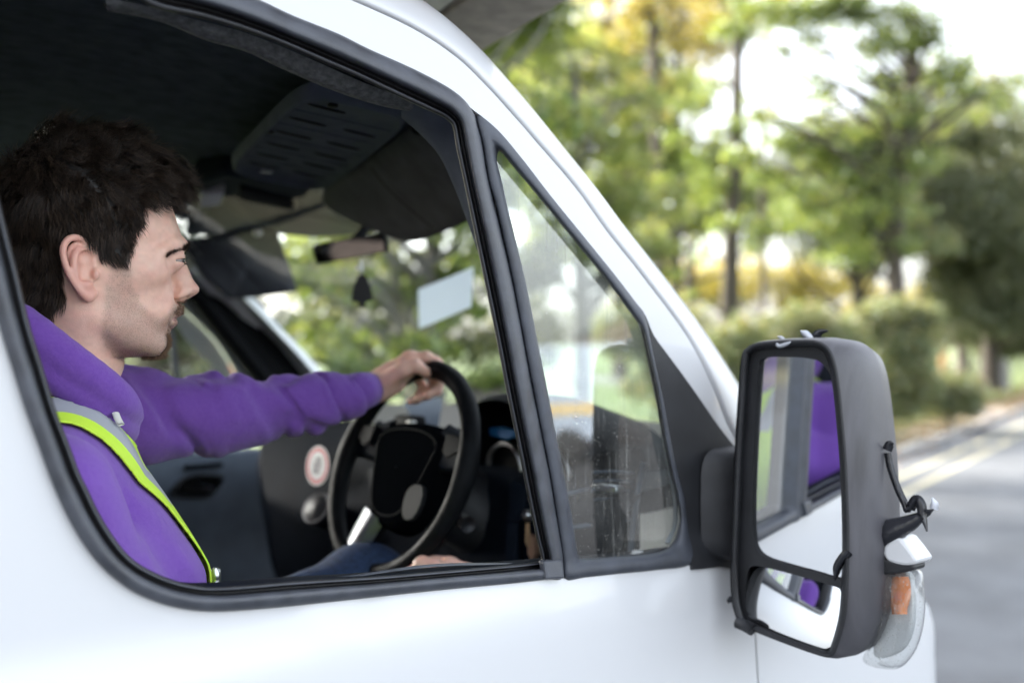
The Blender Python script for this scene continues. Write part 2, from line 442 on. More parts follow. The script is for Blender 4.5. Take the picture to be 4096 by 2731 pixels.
# wing (front fender) ahead of the gap, down to the arch
G = 0.0042
wing = [np.array([gap[0][0] + G, gap[0][2] + .05]), np.array([gap[0][0] + G, gap[0][2]])] + [p[[0, 2]] + np.array([G, 0]) for p in gap[1:]] + [np.array([gapl[0] + .006 + G, .95]), np.array([gapl[0] - .02 + G, .55])]
wing += [np.array(p) for p in ((.80, .55), (.83, .72), (.95, .84), (1.10, .87), (1.25, .82), (1.33, .70), (1.40, .64), (1.455, .70), (1.465, .82), (1.455, .95), (1.40, 1.055), (1.335, 1.145), (1.24, 1.225), (1.12, 1.31), (.98, 1.41))]
mb = cdt_panel(dens(wing, .03), [], .028, side_y, .02)
wing_o = mb.build('front_wing', M['paint'], VAN)
zt_ = float(max(p[2] for p in seam3)) + .004
j_ = int(np.argmax(seam3[:, 2]))
rear = [np.array([-.50 - G, .42]), np.array([-1.1, .42]), np.array([-1.1, zt_]), seam3[j_][[0, 2]] + np.array([0, .004])] + [seam3[k][[0, 2]] + np.array([-.004, .003]) for k in range(j_ - 1, -1, -1)] + [np.array([-.42 - G, 1.6]), np.array([-.50 - G, 1.2])]
cdt_panel(dens(rear, .05), [], .05, side_y, .02).build('side_panel', M['paint'], VAN)
# dark seal behind the gaps
bk = MB()
bk.tube([p + np.array([0.002, .022, 0]) for p in gap] + [np.array([gapl[0] + .008, .022, .95])], .012, 6)
bk.tube([p + np.array([0, .024, 0.003]) for p in seam3[8:]], .010, 6)
bk.build('door_seal', M['gap'], VAN)

# --- A pillar and cant rail: rolled from the door seam round to the screen edge
PIL = [(400,-288,860,-330,.27),(800,-200,1200,-215,.24),(1150,-100,1450,-105,.21),(1400,0,1612,-10,.18),(1650,115,1752,90,.165),(1825,230,1878,208,.15),(1950,350,1992,337,.145),(2050,460,2097,463,.14),
 (2150,575,2192,580,.135),(2300,750,2337,765,.13),(2430,930,2472,940,.125),(2565,1100,2602,1100,.12),(2750,1350,2778,1330,.115),(2850,1550,2905,1510,.11),(2905,1690,2965,1600,.105),(2960,1790,3020,1690,.10),(3010,1870,3070,1770,.10)]
rows = []
for (u0, v0, u1, v1, yy) in PIL:
    a = PS(u0, v0); a = a + np.array([.0022, 0, .0035]); b = PY(u1, v1, yy)
    n = np.array([0.3, -1, .35]); n /= np.linalg.norm(n)
    L = np.linalg.norm(b - a)
    row = [a + np.array([0, .016, 0]), a + np.array([0, .002, 0])]
    for s_ in (.06, .15, .3, .45, .6, .75, .88, 1.0):
        row.append(a + (b - a) * s_ + n * (.20 * L * math.sin(math.pi * min(1, s_ * .93)) ** .8) * .55)
    row.append(b + np.array([.004, .012, .0]) + np.array([0, 0, .002]))
    row.append(b + np.array([-.004, .03, -.006]))
    rows.append(row)
rows = np.array(rows)
first = rows[0]; xtra = []
for x_ in (-1.1, -.75, -.45, -.22):
    r2 = first.copy(); r2[:, 0] += x_ - first[0, 0]; xtra.append(r2)
rows = np.concatenate([np.array([r_ for r_ in xtra if r_[0, 0] < first[0, 0] - .03]), rows])
NX = sum(1 for r_ in xtra if r_[0, 0] < first[0, 0] - .03)
pil = np.stack([catmull(rows[:, j], 5) for j in range(rows.shape[1])], 1)
mb = MB(); mb.grid(pil, flip=False); pillar = mb.build('a_pillar', M['paint'], VAN)
mb = MB(); mb.grid(mir(pil), flip=True); pillar2 = mb.build('a_pillar', M['paint'], VAN)
edge = pil[:, -3]                                # screen edge, near side
# --- roof skin between the rails
i_top = 15
roof_rows = []
for e in edge[:22 + 5 * NX]:
    f = mir(e); row = []
    for k in range(17):
        s_ = k / 16; p = e * (1 - s_) + f * s_; p = p + np.array([0.02, 0, .075]) * (4 * s_ * (1 - s_)) ** .7; row.append(p)
    roof_rows.append(row)
e0 = edge[0]
back = []
for k in range(17):
    p = roof_rows[0][k].copy(); p[0] = -.9; back.append(p)
mb = MB(); mb.grid([back] + roof_rows); roof = mb.build('roof', M['paint'], VAN)
# --- windscreen
scr_e = edge[22 + 5 * NX:]
rows = []
for e in scr_e:
    f = mir(e); row = []
    for k in range(17):
        s_ = k / 16; p = e * (1 - s_) + f * s_; q = 4 * s_ * (1 - s_)
        p = p + np.array([.13, 0, .02]) * q ** .8 + np.array([0, .010 * (1 - 2 * s_), -.004]); row.append(p)
    rows.append(row)
scr = np.array(rows)
# --- join roof front row with screen top by the header strip
mb = MB(); mb.grid([roof_rows[-1], scr[0]]); mb.build('header_strip', M['paint'], roof)
mb = MB(); mb.grid(scr); screen = mb.build('windscreen', M['glass'], VAN)
# black ceramic border of the screen, bottom
sb = scr[-1]
bonnet_rows = []
for k in range(17):
    p = sb[k]; s_ = k / 16; q = 4 * s_ * (1 - s_)
    row = [p + np.array([.006, 0, -.006]), p + np.array([.05, 0, -.035])]
    for dx, dz in ((.10, -.060), (.18, -.105), (.26, -.17), (.33, -.25), (.37, -.34), (.39, -.45), (.39, -.62), (.37, -.80)):
        yy = p[1] + (YC - p[1]) * .10 * (dx / .5)
        row.append(np.array([sb[0][0] + .06 + dx + .12 * q ** .6 + .0, yy, sb[0][2] - .02 + dz + .02 * q]))
    bonnet_rows.append(row)
mb = MB(); mb.grid(bonnet_rows); mb.build('bonnet', M['paint'], VAN)

# --- luton box over the cab
BOX_UNDER = mat('plywood underside', (.42, .26, .18), rough=.7, noise=.35, nscale=6, aniso=(1, 8, 1))
BOX_ALU = mat('dull aluminium edge', (.62, .60, .57), rough=.45, metal=.0, noise=.15, nscale=20)
BOX_LIP = mat('grey brown fibreglass lip', (.36, .31, .28), rough=.6, noise=.2, nscale=25)
BOX_WHITE = mat('white box panel', (.7, .7, .7), rough=.4)
zb = 2.20
# lower front edge of the box, from beyond the centre to the near corner
lip = [PZ(1990, 228 + 10, zb), PZ(2100, 170, zb), PZ(2295, 0, zb)]
e1, e2 = PZ(1905, 232, zb), PZ(2295, 0, zb)
dirn = (e2 - e1); dirn[2] = 0; dirn /= np.linalg.norm(dirn)
near = e2 + dirn * ((e2[1] - (-.04)) / -dirn[1]); far_ = e1 - dirn * ((2 * YC + .04 - e1[1]) / -dirn[1])
out_n = np.array([-dirn[1], dirn[0], 0]);
if out_n[0] < 0: out_n = -out_n
def strip(a_in, a_out, z0, z1):
    p, q = near - out_n * a_in, far_ - out_n * a_in
    p2, q2 = near - out_n * a_out, far_ - out_n * a_out
    return [[np.array([*p[:2], z0]), np.array([*q[:2], z0])], [np.array([*p2[:2], z1]), np.array([*q2[:2], z1])]]
mb = MB()
prof = [(0.0, zb + .5), (-.01, zb + .25), (.0, zb + .02), (.006, zb + .004), (.02, zb), (.12, zb - .002), (.155, zb + .004), (.16, zb + .03)]
g = [[np.array([*(near - out_n * a)[:2], z]), np.array([*(far_ - out_n * a)[:2], z])] for a, z in prof]
mb.grid(g); lipo = mb.build('box_front_lip', BOX_LIP, VAN, angle=35)
mb = MB(); prof = [(.16, zb + .03), (.165, zb + .012), (.21, zb + .012), (.215, zb + .03)]
g = [[np.array([*(near - out_n * a)[:2], z]), np.array([*(far_ - out_n * a)[:2], z])] for a, z in prof]
mb.grid(g); mb.build('box_edge_rail', BOX_ALU, lipo, angle=35)
mb = MB(); w0, w1 = near - out_n * .21, far_ - out_n * .21
mb.grid([[np.array([*w0[:2], zb + .028]), np.array([*w1[:2], zb + .028])], [np.array([-1.1, w0[1], zb + .028]), np.array([-1.1, w1[1], zb + .028])]])
mb.build('box_floor', BOX_UNDER, VAN, smooth=False)
mb = MB(); bx = MB()
tp = zb + .9
for a, b in (((near), (np.array([-3.6, near[1], 0]))), ((far_), (np.array([-3.6, far_[1], 0])))):
    mb.grid([[np.array([a[0], a[1], zb + .02]), np.array([b[0], b[1], zb + .02])], [np.array([a[0] - .05, a[1], tp]), np.array([b[0], b[1], tp])]])
mb.grid([[np.array([near[0], near[1], zb + .5]), np.array([far_[0], far_[1], zb + .5])], [np.array([near[0] - .05, near[1], tp]), np.array([far_[0] - .05, far_[1], tp])], [np.array([-3.6, near[1], tp]), np.array([-3.6, far_[1], tp])]])
mb.grid([[np.array([-1.12, near[1], .55]), np.array([-3.6, near[1], .55])], [np.array([-1.12, near[1], zb + .02]), np.array([-3.6, near[1], zb + .02])]])
mb.grid([[np.array([-1.12, far_[1], .55]), np.array([-3.6, far_[1], .55])], [np.array([-1.12, far_[1], zb + .02]), np.array([-3.6, far_[1], zb + .02])]])
mb.grid([[np.array([-1.12, near[1], .55]), np.array([-1.12, far_[1], .55])], [np.array([-1.12, near[1], zb + .02]), np.array([-1.12, far_[1], zb + .02])]])
mb.grid([[np.array([-3.6, near[1], .55]), np.array([-3.6, far_[1], .55])], [np.array([-3.6, near[1], tp]), np.array([-3.6, far_[1], tp])]])
mb.build('box_body', BOX_WHITE, VAN, smooth=False)
# black rubber filler between the cab roof and the box
fl = [(1665, 25), (1690, 36), (1785, 74), (1812, 92), (1822, 120), (1842, 176), (1866, 250), (1850, 420), (1720, 330), (1650, 120)]
p3 = [P(u, v, 1.74) for u, v in fl]
mb = MB(); mb.prism(p3, np.array([-.10, .16, .012])); mb.build('roof_filler', M['plastic'], VAN, smooth=False, bevel=.004)

# --- wheels and chassis (out of frame, they carry the van)
TYRE = mat('tyre rubber', (.02, .02, .021), rough=.8); RIM = mat('steel wheel', (.35, .35, .36), rough=.4, metal=.8)
def wheel(x, y, sgn):
    mb = MB(); mb.lathe([(.20, .0), (.30, -.005), (.335, .02), (.34, .06), (.34, .14), (.335, .18), (.30, .2), (.2, .2)], (x, y, .34), (0, sgn, 0), 28)
    w_ = mb.build('wheel', TYRE, VAN)
    mb = MB(); mb.lathe([(.0, .03), (.08, .025), (.1, .05), (.17, .06), (.2, .02), (.205, .0)], (x, y, .34), (0, sgn, 0), 28); mb.build('rim', RIM, w_)
for x, y, s_ in ((1.12, .0, 1), (1.12, 2 * YC, -1), (-2.5, .02, 1), (-2.5, 2 * YC - .02, -1)): wheel(x, y, s_)
mb = MB(); mb.box((-1.2, YC, .5), (4.6, 1.2, .16)); mb.build('chassis', M['gap'], VAN, smooth=False)

# ------------------------------------------------------------------ wing mirror
MX = 0.735
MN = np.array([-1.0, -0.095, 0.0]); MN /= np.linalg.norm(MN)
MP0 = np.array([MX, -.13, 1.45])
def MPt(u, v, back=0.0):
    """point on the mirror's face plane, `back` metres forward of it (away from the viewer)"""
    return PPL(u, v, MP0 - MN * back, MN)
RIMO = [(2968,1425),(2985,1393),(3020,1372),(3100,1362),(3200,1358),(3270,1362),(3318,1392),(3345,1455),(3362,1560),(3376,1700),(3388,1850),(3396,2034),(3398,2200),(3394,2360),(3382,2480),(3350,2590),(3325,2625),(3280,2622),(3150,2577),(3015,2524),(2962,2498),(2940,2450),(2928,2380),(2925,2250),(2932,2034),(2942,1800),(2954,1600)]
rim_o = catmull(RIMO, 4, True)
cen = rim_o.mean(0)
def scaled(k, du=0, dv=0):
    return [(cen[0] + (u - cen[0]) * k + du, cen[1] + (v - cen[1]) * k + dv) for u, v in rim_o]
def inset(uv, d):
    uv = np.array(uv); T = np.roll(uv, -1, 0) - np.roll(uv, 1, 0); T /= np.linalg.norm(T, axis=1, keepdims=True)
    Nn = np.stack([-T[:, 1], T[:, 0]], 1); sgn = np.sign(np.mean(np.sum(Nn * (cen - uv), 1)))
    return uv + Nn * sgn * d
mroot = None
# shell: bulges forward and outboard behind the rim
o3 = np.array([MPt(u, v) for u, v in rim_o])
c3 = o3.mean(0)
fwd = np.array([1.0, -.02, 0]);
def shell_ring(k, b, extra=0.0):
    pts = []
    for p in o3:
        q = c3 + (p - c3) * k; outb = max(0.0, -(p[1] - c3[1]) / .08)
        q = q + fwd * b + np.array([0, -.012 * outb * extra, 0]); pts.append(q)
    return pts
shell = [shell_ring(.985, -.004), shell_ring(1.0, .0), shell_ring(1.012, .012, .6), shell_ring(1.015, .04, 1.2), shell_ring(1.0, .075, 1.3), shell_ring(.95, .105, 1.0), shell_ring(.84, .128, .6), shell_ring(.62, .142, .2), shell_ring(.3, .148), shell_ring(.02, .149)]
M['mshell'] = mat('scuffed grey mirror plastic', (.065, .064, .072), rough=.42, noise=.45, nscale=9, rvar=.12, bump=.15, bscale=500, aniso=(1, 6, .6))
mb = MB(); mb.grid(shell, cv=True); msh = mb.build('mirror_housing', M['mshell'], VAN)
# front rim: rolls from the outer edge down into the recess of the glasses
G1 = [(3052,1432),(3150,1428),(3240,1434),(3290,1455),(3322,1505),(3340,1580),(3352,1700),(3362,1850),(3368,2034),(3370,2200),(3366,2300),(3345,2312),(3250,2285),(3150,2258),(3060,2228),(3022,2190),(3012,2130),(3010,2034),(3014,1800),(3024,1600),(3036,1480)]
G2 = [(2992,2290),(3005,2266),(3040,2264),(3150,2290),(3250,2318),(3340,2345),(3362,2362),(3366,2420),(3362,2500),(3350,2560),(3325,2585),(3280,2578),(3150,2528),(3050,2485),(2995,2452),(2982,2420),(2984,2350)]
g1 = catmull(G1, 4, True); g2 = catmull(G2, 4, True)
def face_y(pts): pass
o2 = o3
bz = [np.array([MPt(u, v, .0) for u, v in inset(rim_o, 1)]) - 0, ]
# bezel plate with two holes, in the plane's own (y,z) coordinates, recessed 12 mm; rim ring joins it
in_uv = inset(rim_o, 26)
ring_rows = [[MPt(u, v, -.004) for u, v in rim_o], [MPt(u, v, -.007) for u, v in inset(rim_o, 7)], [MPt(u, v, -.006) for u, v in inset(rim_o, 15)], [MPt(u, v, .000) for u, v in inset(rim_o, 23)], [MPt(u, v, .014) for u, v in inset(rim_o, 30)]]
mb = MB(); mb.grid(ring_rows, cv=True)
def plate(outer_uv, holes_uv, back):
    f = lambda uv: np.array([MPt(u, v, back)[[1, 2]] for u, v in uv])
    pl = cdt_panel(f(outer_uv), [f(h) for h in holes_uv], .02, lambda a, b: np.zeros_like(a), 0)
    V = np.vstack(pl.v)   # columns: a(=y), 0, b(=z)
    P0 = MPt(3000, 2000, back)
    out = []
    for a, _, b in V:
        # x from the plane equation
        x = P0[0] - (MN[1] * (a - P0[1])) / MN[0]
        out.append((x, a, b))
    return np.array(out), pl.f
v_, f_ = plate(inset(rim_o, 30), [g1, g2], .014)
mb.add(v_, f_)
for gg in (g1, g2):
    mb.grid([[MPt(u, v, .014) for u, v in gg], [MPt(u, v, .022) for u, v in gg]], cv=True)
rimo = mb.build('mirror_rim', M['plastic'], msh)
v_, f_ = plate(g1, [], .0195); mb = MB(); mb.add(v_, f_); mb.build('mirror_glass', M['mirror'], msh, smooth=False)
# wide angle lower glass: convex
v_, f_ = plate(g2, [], .0195); c_ = v_.mean(0); Rr = .55
d2 = np.sum((v_ - c_) ** 2, 1); v_[:, 0] += d2 / (2 * Rr) - .004
# tip it a little down
v_[:, 0] += (v_[:, 2] - c_[2]) * .225
mb = MB(); mb.add(v_, f_); mb.build('wide_angle_glass', M['mirror'], msh)
# mirror arm from the sail to the housing
a0 = PS(2790, 1990, -.004); a1 = MPt(2950, 1990, .06)
arm = MB(); rows = []
for k in range(9):
    s_ = k / 8
    zt = PS(2860, 1790, -.01)[2] * (1 - s_) + (MPt(2960, 1800, .05)[2] - .004) * s_
    zb_ = PS(2800, 2262, -.01)[2] * (1 - s_) + MPt(2930, 2262, .05)[2] * s_
    xa = PS(2765, 2100)[0] + .012; xb = PS(2955, 2000)[0] + .03
    x0 = xa + (MX + .028 - xa) * min(1, s_ * 1.9); x1 = xb * (1 - s_) + (MX + .085) * s_
    y = -.006 * (1 - s_) + (-.052) * s_ - .018 * math.sin(math.pi * s_ / 2)
    zc, zh, xc, xh = (zt + zb_) / 2, (zt - zb_) / 2, (x0 + x1) / 2, (x1 - x0) / 2
    row = []
    for j in range(24):
        t = 2 * math.pi * j / 24; c_, sn = math.cos(t), math.sin(t)
        row.append((xc + xh * math.copysign(abs(c_) ** .45, c_), y + .0, zc + zh * math.copysign(abs(sn) ** .45, sn)))
    rows.append(row)
arm.grid(rows, cv=True); armo = arm.build('mirror_arm', M['plastic'], VAN)
# cut lines of the arm's cover
ln = MB()
for path in ([(2822,2120-0),(2836,1925),(2887,1925),(2898,2100),(2850,2102),(2852,2215)], [(2836,1925),(2822,1830),(2822,1782),(2838,1757),(2870,1766),(2942,1792)]):
    pass
# indicator lamp on the mirror's outboard side
LAMP = glass_mat('clear lamp lens', tint=(.82, .84, .84), refl=2.0, dirt=.7)
LAMPW = mat('lamp reflector', (.62, .63, .64), rough=.35)
AMB = mat('amber bulb cover', (.75, .22, .05), rough=.3)
def lamp_pt(u, v, b): return MPt(u, v, b)
L_out = [(3528,2285),(3610,2268),(3690,2285),(3702,2400),(3694,2500),(3668,2590),(3622,2655),(3570,2676),(3480,2662),(3450,2630),(3490,2560),(3512,2450)]
lo = catmull(L_out, 3, True); lc = lo.mean(0)
rows = []
for k, b in ((.985, .115), (1.0, .10), (.97, .075), (.85, .058), (.6, .05), (.02, .047)):
    rows.append([lamp_pt(lc[0] + (u - lc[0]) * k, lc[1] + (v - lc[1]) * k, b) for u, v in lo])
mb = MB(); mb.grid(rows, cv=True); lamp = mb.build('indicator_lamp', LAMP, msh)
mb = MB(); mb.prism([lamp_pt(u, v, .085) for u, v in catmull([(3532,2300),(3590,2290),(3640,2305),(3648,2480),(3620,2580),(3560,2625),(3490,2620),(3515,2480)], 3, True)], fwd * .012); mb.build('lamp_reflector', LAMPW, lamp, smooth=False, bevel=.003)
mb = MB(); rows = []
for v in np.linspace(2305, 2455, 12):
    s_ = (v - 2305) / 150; rr = .45 + .55 * math.sin(math.pi * min(1, s_ * 1.05 + .1))
    row = []
    for j in range(9):
        u = 3598 + (j - 4) / 4 * 46 * rr ** .5; row.append(lamp_pt(u, v, .079 - .012 * math.cos((j - 4) / 4 * 1.4) - (.0015 if int(v / 14) % 2 else 0)))
    rows.append(row)
mb.grid(rows); mb.build('amber_bulb', AMB, lamp)
capw = [(3535,2185),(3585,2145),(3620,2175),(3655,2222),(3668,2250),(3630,2262),(3580,2255),(3540,2235)]
mb = MB(); mb.prism([lamp_pt(u, v, .05) for u, v in catmull(capw, 2, True)], fwd * .04); mb.build('white_cap', M['paint'], msh, smooth=False, bevel=.004)
hous = [(3515,2225),(3580,2250),(3655,2258),(3655,2280),(3590,2295),(3505,2300)]
mb = MB(); mb.prism([lamp_pt(u, v, .052) for u, v in hous], fwd * .03); mb.build('lamp_seat', M['plastic'], msh, smooth=False, bevel=.003)
# tape and torn strips that hold the broken mirror together
TAPE = mat('glossy black tape', (.02, .021, .026), rough=.22, bump=.5, bscale=90)
TAPEC = mat('torn clear tape', (.55, .57, .62), rough=.2)
def strip_piece(pts, w, m, name='tape_strip', back=.05, tw=0.3):
    path = catmull([MPt(u, v, b) for u, v, b in pts], 6)
    T = np.gradient(path, axis=0); T /= np.linalg.norm(T, axis=1, keepdims=True)
    rows = []
    for i, p in enumerate(path):
        s_ = i / (len(path) - 1); ww = w * (1 - .75 * max(0, s_ - .55) / .45)
        side = np.cross(T[i], np.array([math.cos(tw + s_), math.sin(tw + s_), .3])); side /= np.linalg.norm(side) + 1e-9
        nn = np.cross(T[i], side)
        rows.append([p - side * ww, p + nn * .0008, p + side * ww, p - nn * .0008])
    mb = MB(); mb.grid(rows, cv=True); return mb.build(name, m, msh)
strip_piece([(3240,1362,.03),(3262,1345,.03),(3280,1328,.032),(3312,1322,.034)], .006, TAPE)
strip_piece([(3245,1365,.02),(3232,1345,.02),(3215,1330,.02),(3204,1322,.022)], .005, TAPEC)
strip_piece([(3345,1385,.05),(3350,1368,.05),(3356,1352,.05)], .005, TAPEC)
strip_piece([(3140,1366,.01),(3125,1352,.01),(3110,1345,.012)], .003, TAPEC)
strip_piece([(3412,1405,.06),(3425,1396,.06),(3442,1398,.06)], .005, TAPE)
strip_piece([(3105,1378,-.006),(3120,1384,-.008),(3150,1374,-.008),(3165,1366,-.006)], .003, TAPEC)
strip_piece([(3548,1800,.06),(3560,1775,.06),(3574,1772,.06)], .006, TAPE)
strip_piece([(3550,1810,.06),(3562,1870,.06),(3590,1950,.06),(3618,2010,.06),(3632,2040,.06),(3655,2000,.06),(3690,2040,.06),(3680,2065,.06)], .0045, TAPE)
strip_piece([(3640,2035,.06),(3665,1995,.055),(3685,2020,.055),(3690,2060,.055),(3700,2090,.055),(3708,2125,.055)], .006, TAPE)
strip_piece([(3680,2062,.06),(3705,2050,.06),(3735,2035,.06)], .006, TAPE)
strip_piece([(3735,2035,.06),(3738,2015,.06),(3728,1990,.06)], .005, TAPEC)
strip_piece([(3640,2022,.06),(3660,1990,.06),(3668,1975,.06)], .004, TAPEC)
strip_piece([(2928,2390,.01),(2918,2402,.01),(2914,2412,.01)], .004, TAPE)
strip_piece([(3395,2205,-.010),(3372,2230,-.008),(3352,2262,-.006),(3345,2300,.0),(3338,2322,.006)], .006, TAPE)
mb = MB(); mb.tube(catmull([MPt(u, v, b) for u, v, b in [(3530,2150,.07),(3575,2120,.06),(3640,2090,.058),(3690,2060,.056)]], 5), [.020, .0195, .019, .018, .017, .016, .015, .0135, .0125, .0115, .0105, .0095, .0085, .0075, .0065, .005], 10)
mb.build('tape_bundle', TAPE, msh)
# joint band at the lower left of the rim
mb = MB(); mb.tube([MPt(2950, 2487, -.004), MPt(2985, 2503, -.005), MPt(3012, 2519, -.005)], .0085, 8); mb.build('rim_band', M['plastic'], msh)
# ================================================================== cab interior
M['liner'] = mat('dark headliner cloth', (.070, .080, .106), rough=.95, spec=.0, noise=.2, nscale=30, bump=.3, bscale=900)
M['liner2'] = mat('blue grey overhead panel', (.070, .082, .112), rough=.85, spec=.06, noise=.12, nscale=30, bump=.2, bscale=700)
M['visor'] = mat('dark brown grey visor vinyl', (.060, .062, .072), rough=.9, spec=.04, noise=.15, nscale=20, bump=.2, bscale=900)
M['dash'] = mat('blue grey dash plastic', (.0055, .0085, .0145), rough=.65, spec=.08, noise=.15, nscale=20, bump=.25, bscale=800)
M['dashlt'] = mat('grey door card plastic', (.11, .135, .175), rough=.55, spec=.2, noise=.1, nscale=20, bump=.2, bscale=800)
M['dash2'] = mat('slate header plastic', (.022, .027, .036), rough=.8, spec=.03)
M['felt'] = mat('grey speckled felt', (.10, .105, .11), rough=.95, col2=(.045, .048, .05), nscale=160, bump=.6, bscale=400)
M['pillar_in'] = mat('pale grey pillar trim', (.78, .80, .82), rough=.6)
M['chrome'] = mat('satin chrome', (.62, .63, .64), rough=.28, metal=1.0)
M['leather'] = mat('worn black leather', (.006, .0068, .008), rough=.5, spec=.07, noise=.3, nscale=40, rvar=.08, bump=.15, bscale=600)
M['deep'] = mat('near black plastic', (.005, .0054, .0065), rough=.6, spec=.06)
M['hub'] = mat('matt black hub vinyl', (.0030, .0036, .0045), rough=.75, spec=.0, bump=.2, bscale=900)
M['seat'] = mat('charcoal seat cloth', (.03, .03, .033), rough=.95, noise=.3, nscale=60, bump=.4, bscale=500)
# headliner shell
rows = []
for x in np.linspace(-.52, .60, 20):
    row = []; e = .09 + .55 * max(0, x - .36) ** 1.3
    for k in range(25):
        s_ = k / 24; y = e + s_ * (2 * YC - 2 * e); q = 1 - abs(2 * s_ - 1) ** 4
        z = 1.985 - .16 * max(0, x - .05) ** 1.3 + .055 * q ** .8
        row.append((x, y, z))
    rows.append(row)
mb = MB(); mb.grid(rows); head = mb.build('headliner', M['liner'], VAN)
# felt seal along the top of the door aperture, near side
fe = [(420,-10,430,45),(600,28,640,88),(800,84,830,165),(960,125,975,205),(1110,180,1115,270),(1290,258,1285,345),(1440,325,1430,398),(1560,372,1545,430),(1655,418,1620,443)]
rows = []
for (a, b, c, d) in fe:
    p0 = PS(a, b, .022); p1 = PS(c, d, .05); nrm = np.array([0, -.6, -.8]); rows.append([p0, p0 * .75 + p1 * .25 + nrm * .004, p0 * .3 + p1 * .7 + nrm * .004, p1, p1 + np.array([0, .015, .012])])
rows = np.array(rows); mb = MB(); mb.grid(np.stack([catmull(rows[:, j], 5) for j in range(5)], 1)); mb.build('door_seal_felt', M['felt'], head)
# inner pillar cover ahead of the felt, behind the window frame
ip = [(1655,418,1605,445),(1720,450,1690,520),(1790,490,1760,600),(1830,560,1800,680),(1870,700,1850,800),(1930,950,1920,1000),(1990,1200,1985,1230)]
rows = []
for (a, b, c, d) in ip:
    p0 = PS(a + 25, b - 12, .03); p1 = PS(c, d, .085); rows.append([p0, (p0 + p1) / 2 + np.array([0, -.008, 0]), p1, p1 + np.array([.02, .03, 0])])
rows = np.array(rows); mb = MB(); mb.grid(np.stack([catmull(rows[:, j], 4) for j in range(4)], 1)); mb.build('pillar_cover', M['liner2'], head)
# overhead console panel with moulded slots
cor = {'a': P(1218, 352, 1.30), 'b': P(1660, 455, 1.42), 'c': P(1292, 752, 2.05), 'd': P(905, 672, 1.86)}
def con(s_, t_):   # s along near->far, t along rear->front
    a = cor['a'] * (1 - t_) + cor['b'] * t_; d = cor['d'] * (1 - t_) + cor['c'] * t_
    return a * (1 - s_) + d * s_
cn = np.cross(cor['b'] - cor['a'], cor['d'] - cor['a']); cn /= np.linalg.norm(cn); cn = cn if cn[2] < 0 else -cn   # facing down
out = []
rc = .16
for k in range(40):                                # rounded outline in s,t
    a = 2 * math.pi * k / 40; c_, s2 = math.cos(a), math.sin(a)
    out.append((.5 + .5 * math.copysign(abs(c_) ** .35, c_), .5 + .5 * math.copysign(abs(s2) ** .35, s2)))
mb = MB()
rr = []
for k, h in ((1.05, -.012), (1.03, .006), (1.0, .010), (.97, .008), (.955, .002), (.6, .002), (.02, .002)):
    rr.append([con(.5 + (s_ - .5) * k, .5 + (t_ - .5) * k) + cn * h for s_, t_ in out])
mb.grid(rr, cv=True); cons = mb.build('overhead_console', M['liner2'], VAN)
for (s0, t0, t1) in ((.10, .12, .46), (.245, .08, .42), (.245, .58, .90), (.40, .08, .42), (.40, .56, .90), (.545, .10, .42), (.545, .56, .90), (.69, .10, .42), (.69, .56, .90), (.83, .12, .42), (.83, .56, .9)):
    pth = [con(s0 + (t_ - t0) * .02, t_) + cn * .0025 for t_ in np.linspace(t0, t1, 9)]
    mb = MB(); mb.tube(pth, [.0015, .0035, .0042, .0045, .0045, .0045, .0042, .0035, .0015], 6, flat=.5, upv=tuple(cn)); mb.build('slot', M['deep'], cons)
for s0 in (.17, .32, .47, .62, .76):
    mb = MB(); mb.tube([con(s0, t_) + cn * .002 for t_ in np.linspace(.02, .98, 6)], .0016, 6); mb.build('rib_line', M['liner'], cons)
mb = MB(); mb.box(con(.90, .33) + cn * .004, (.02, .012, .004)); mb.build('badge', M['chrome'], cons, smooth=False)
for s_, t_ in ((.06, .30), (.42, .04)):
    mb = MB(); mb.lathe([(.0, .006), (.007, .006), (.008, 0)], con(s_, t_), tuple(cn), 12); mb.build('screw_cap', M['deep'], cons)
# light console between the visors
lc_ = [P(905, 690, 1.95), P(1295, 765, 2.12), P(1345, 835, 2.25), P(1120, 915, 2.45), P(1010, 880, 2.45), P(880, 790, 2.25), P(770, 800, 2.15), P(760, 740, 2.0)]
mb = MB(); mb.prism(lc_, np.array([.02, .03, .06])); lco = mb.build('light_console', M['dash2'], VAN, smooth=False, bevel=.015)
mb = MB(); mb.prism([P(800, 780, 2.08), P(900, 770, 2.1), P(880, 822, 2.15), P(790, 835, 2.13)], np.array([.0, .0, .02])); mb.build('reading_light', mat('frosted lamp cover', (.5, .5, .52), rough=.4), lco, smooth=False, bevel=.004)
mb = MB(); mb.prism([P(960, 760, 2.06), P(1180, 830, 2.2), P(1190, 850, 2.22), P(950, 800, 2.1)], np.array([0, 0, .02])); mb.build('console_recess', M['deep'], lco, smooth=False, bevel=.004)
# header panel under the roof, above the screen
hp = [P(760, 760, 2.3), P(1330, 830, 2.35), P(1560, 940, 2.4), P(1250, 960, 2.7), P(1090, 930, 2.75), P(730, 960, 2.5)]
mb = MB(); mb.prism(hp, np.array([.06, .05, .06])); mb.build('header_panel', M['dash2'], VAN, smooth=False, bevel=.02)
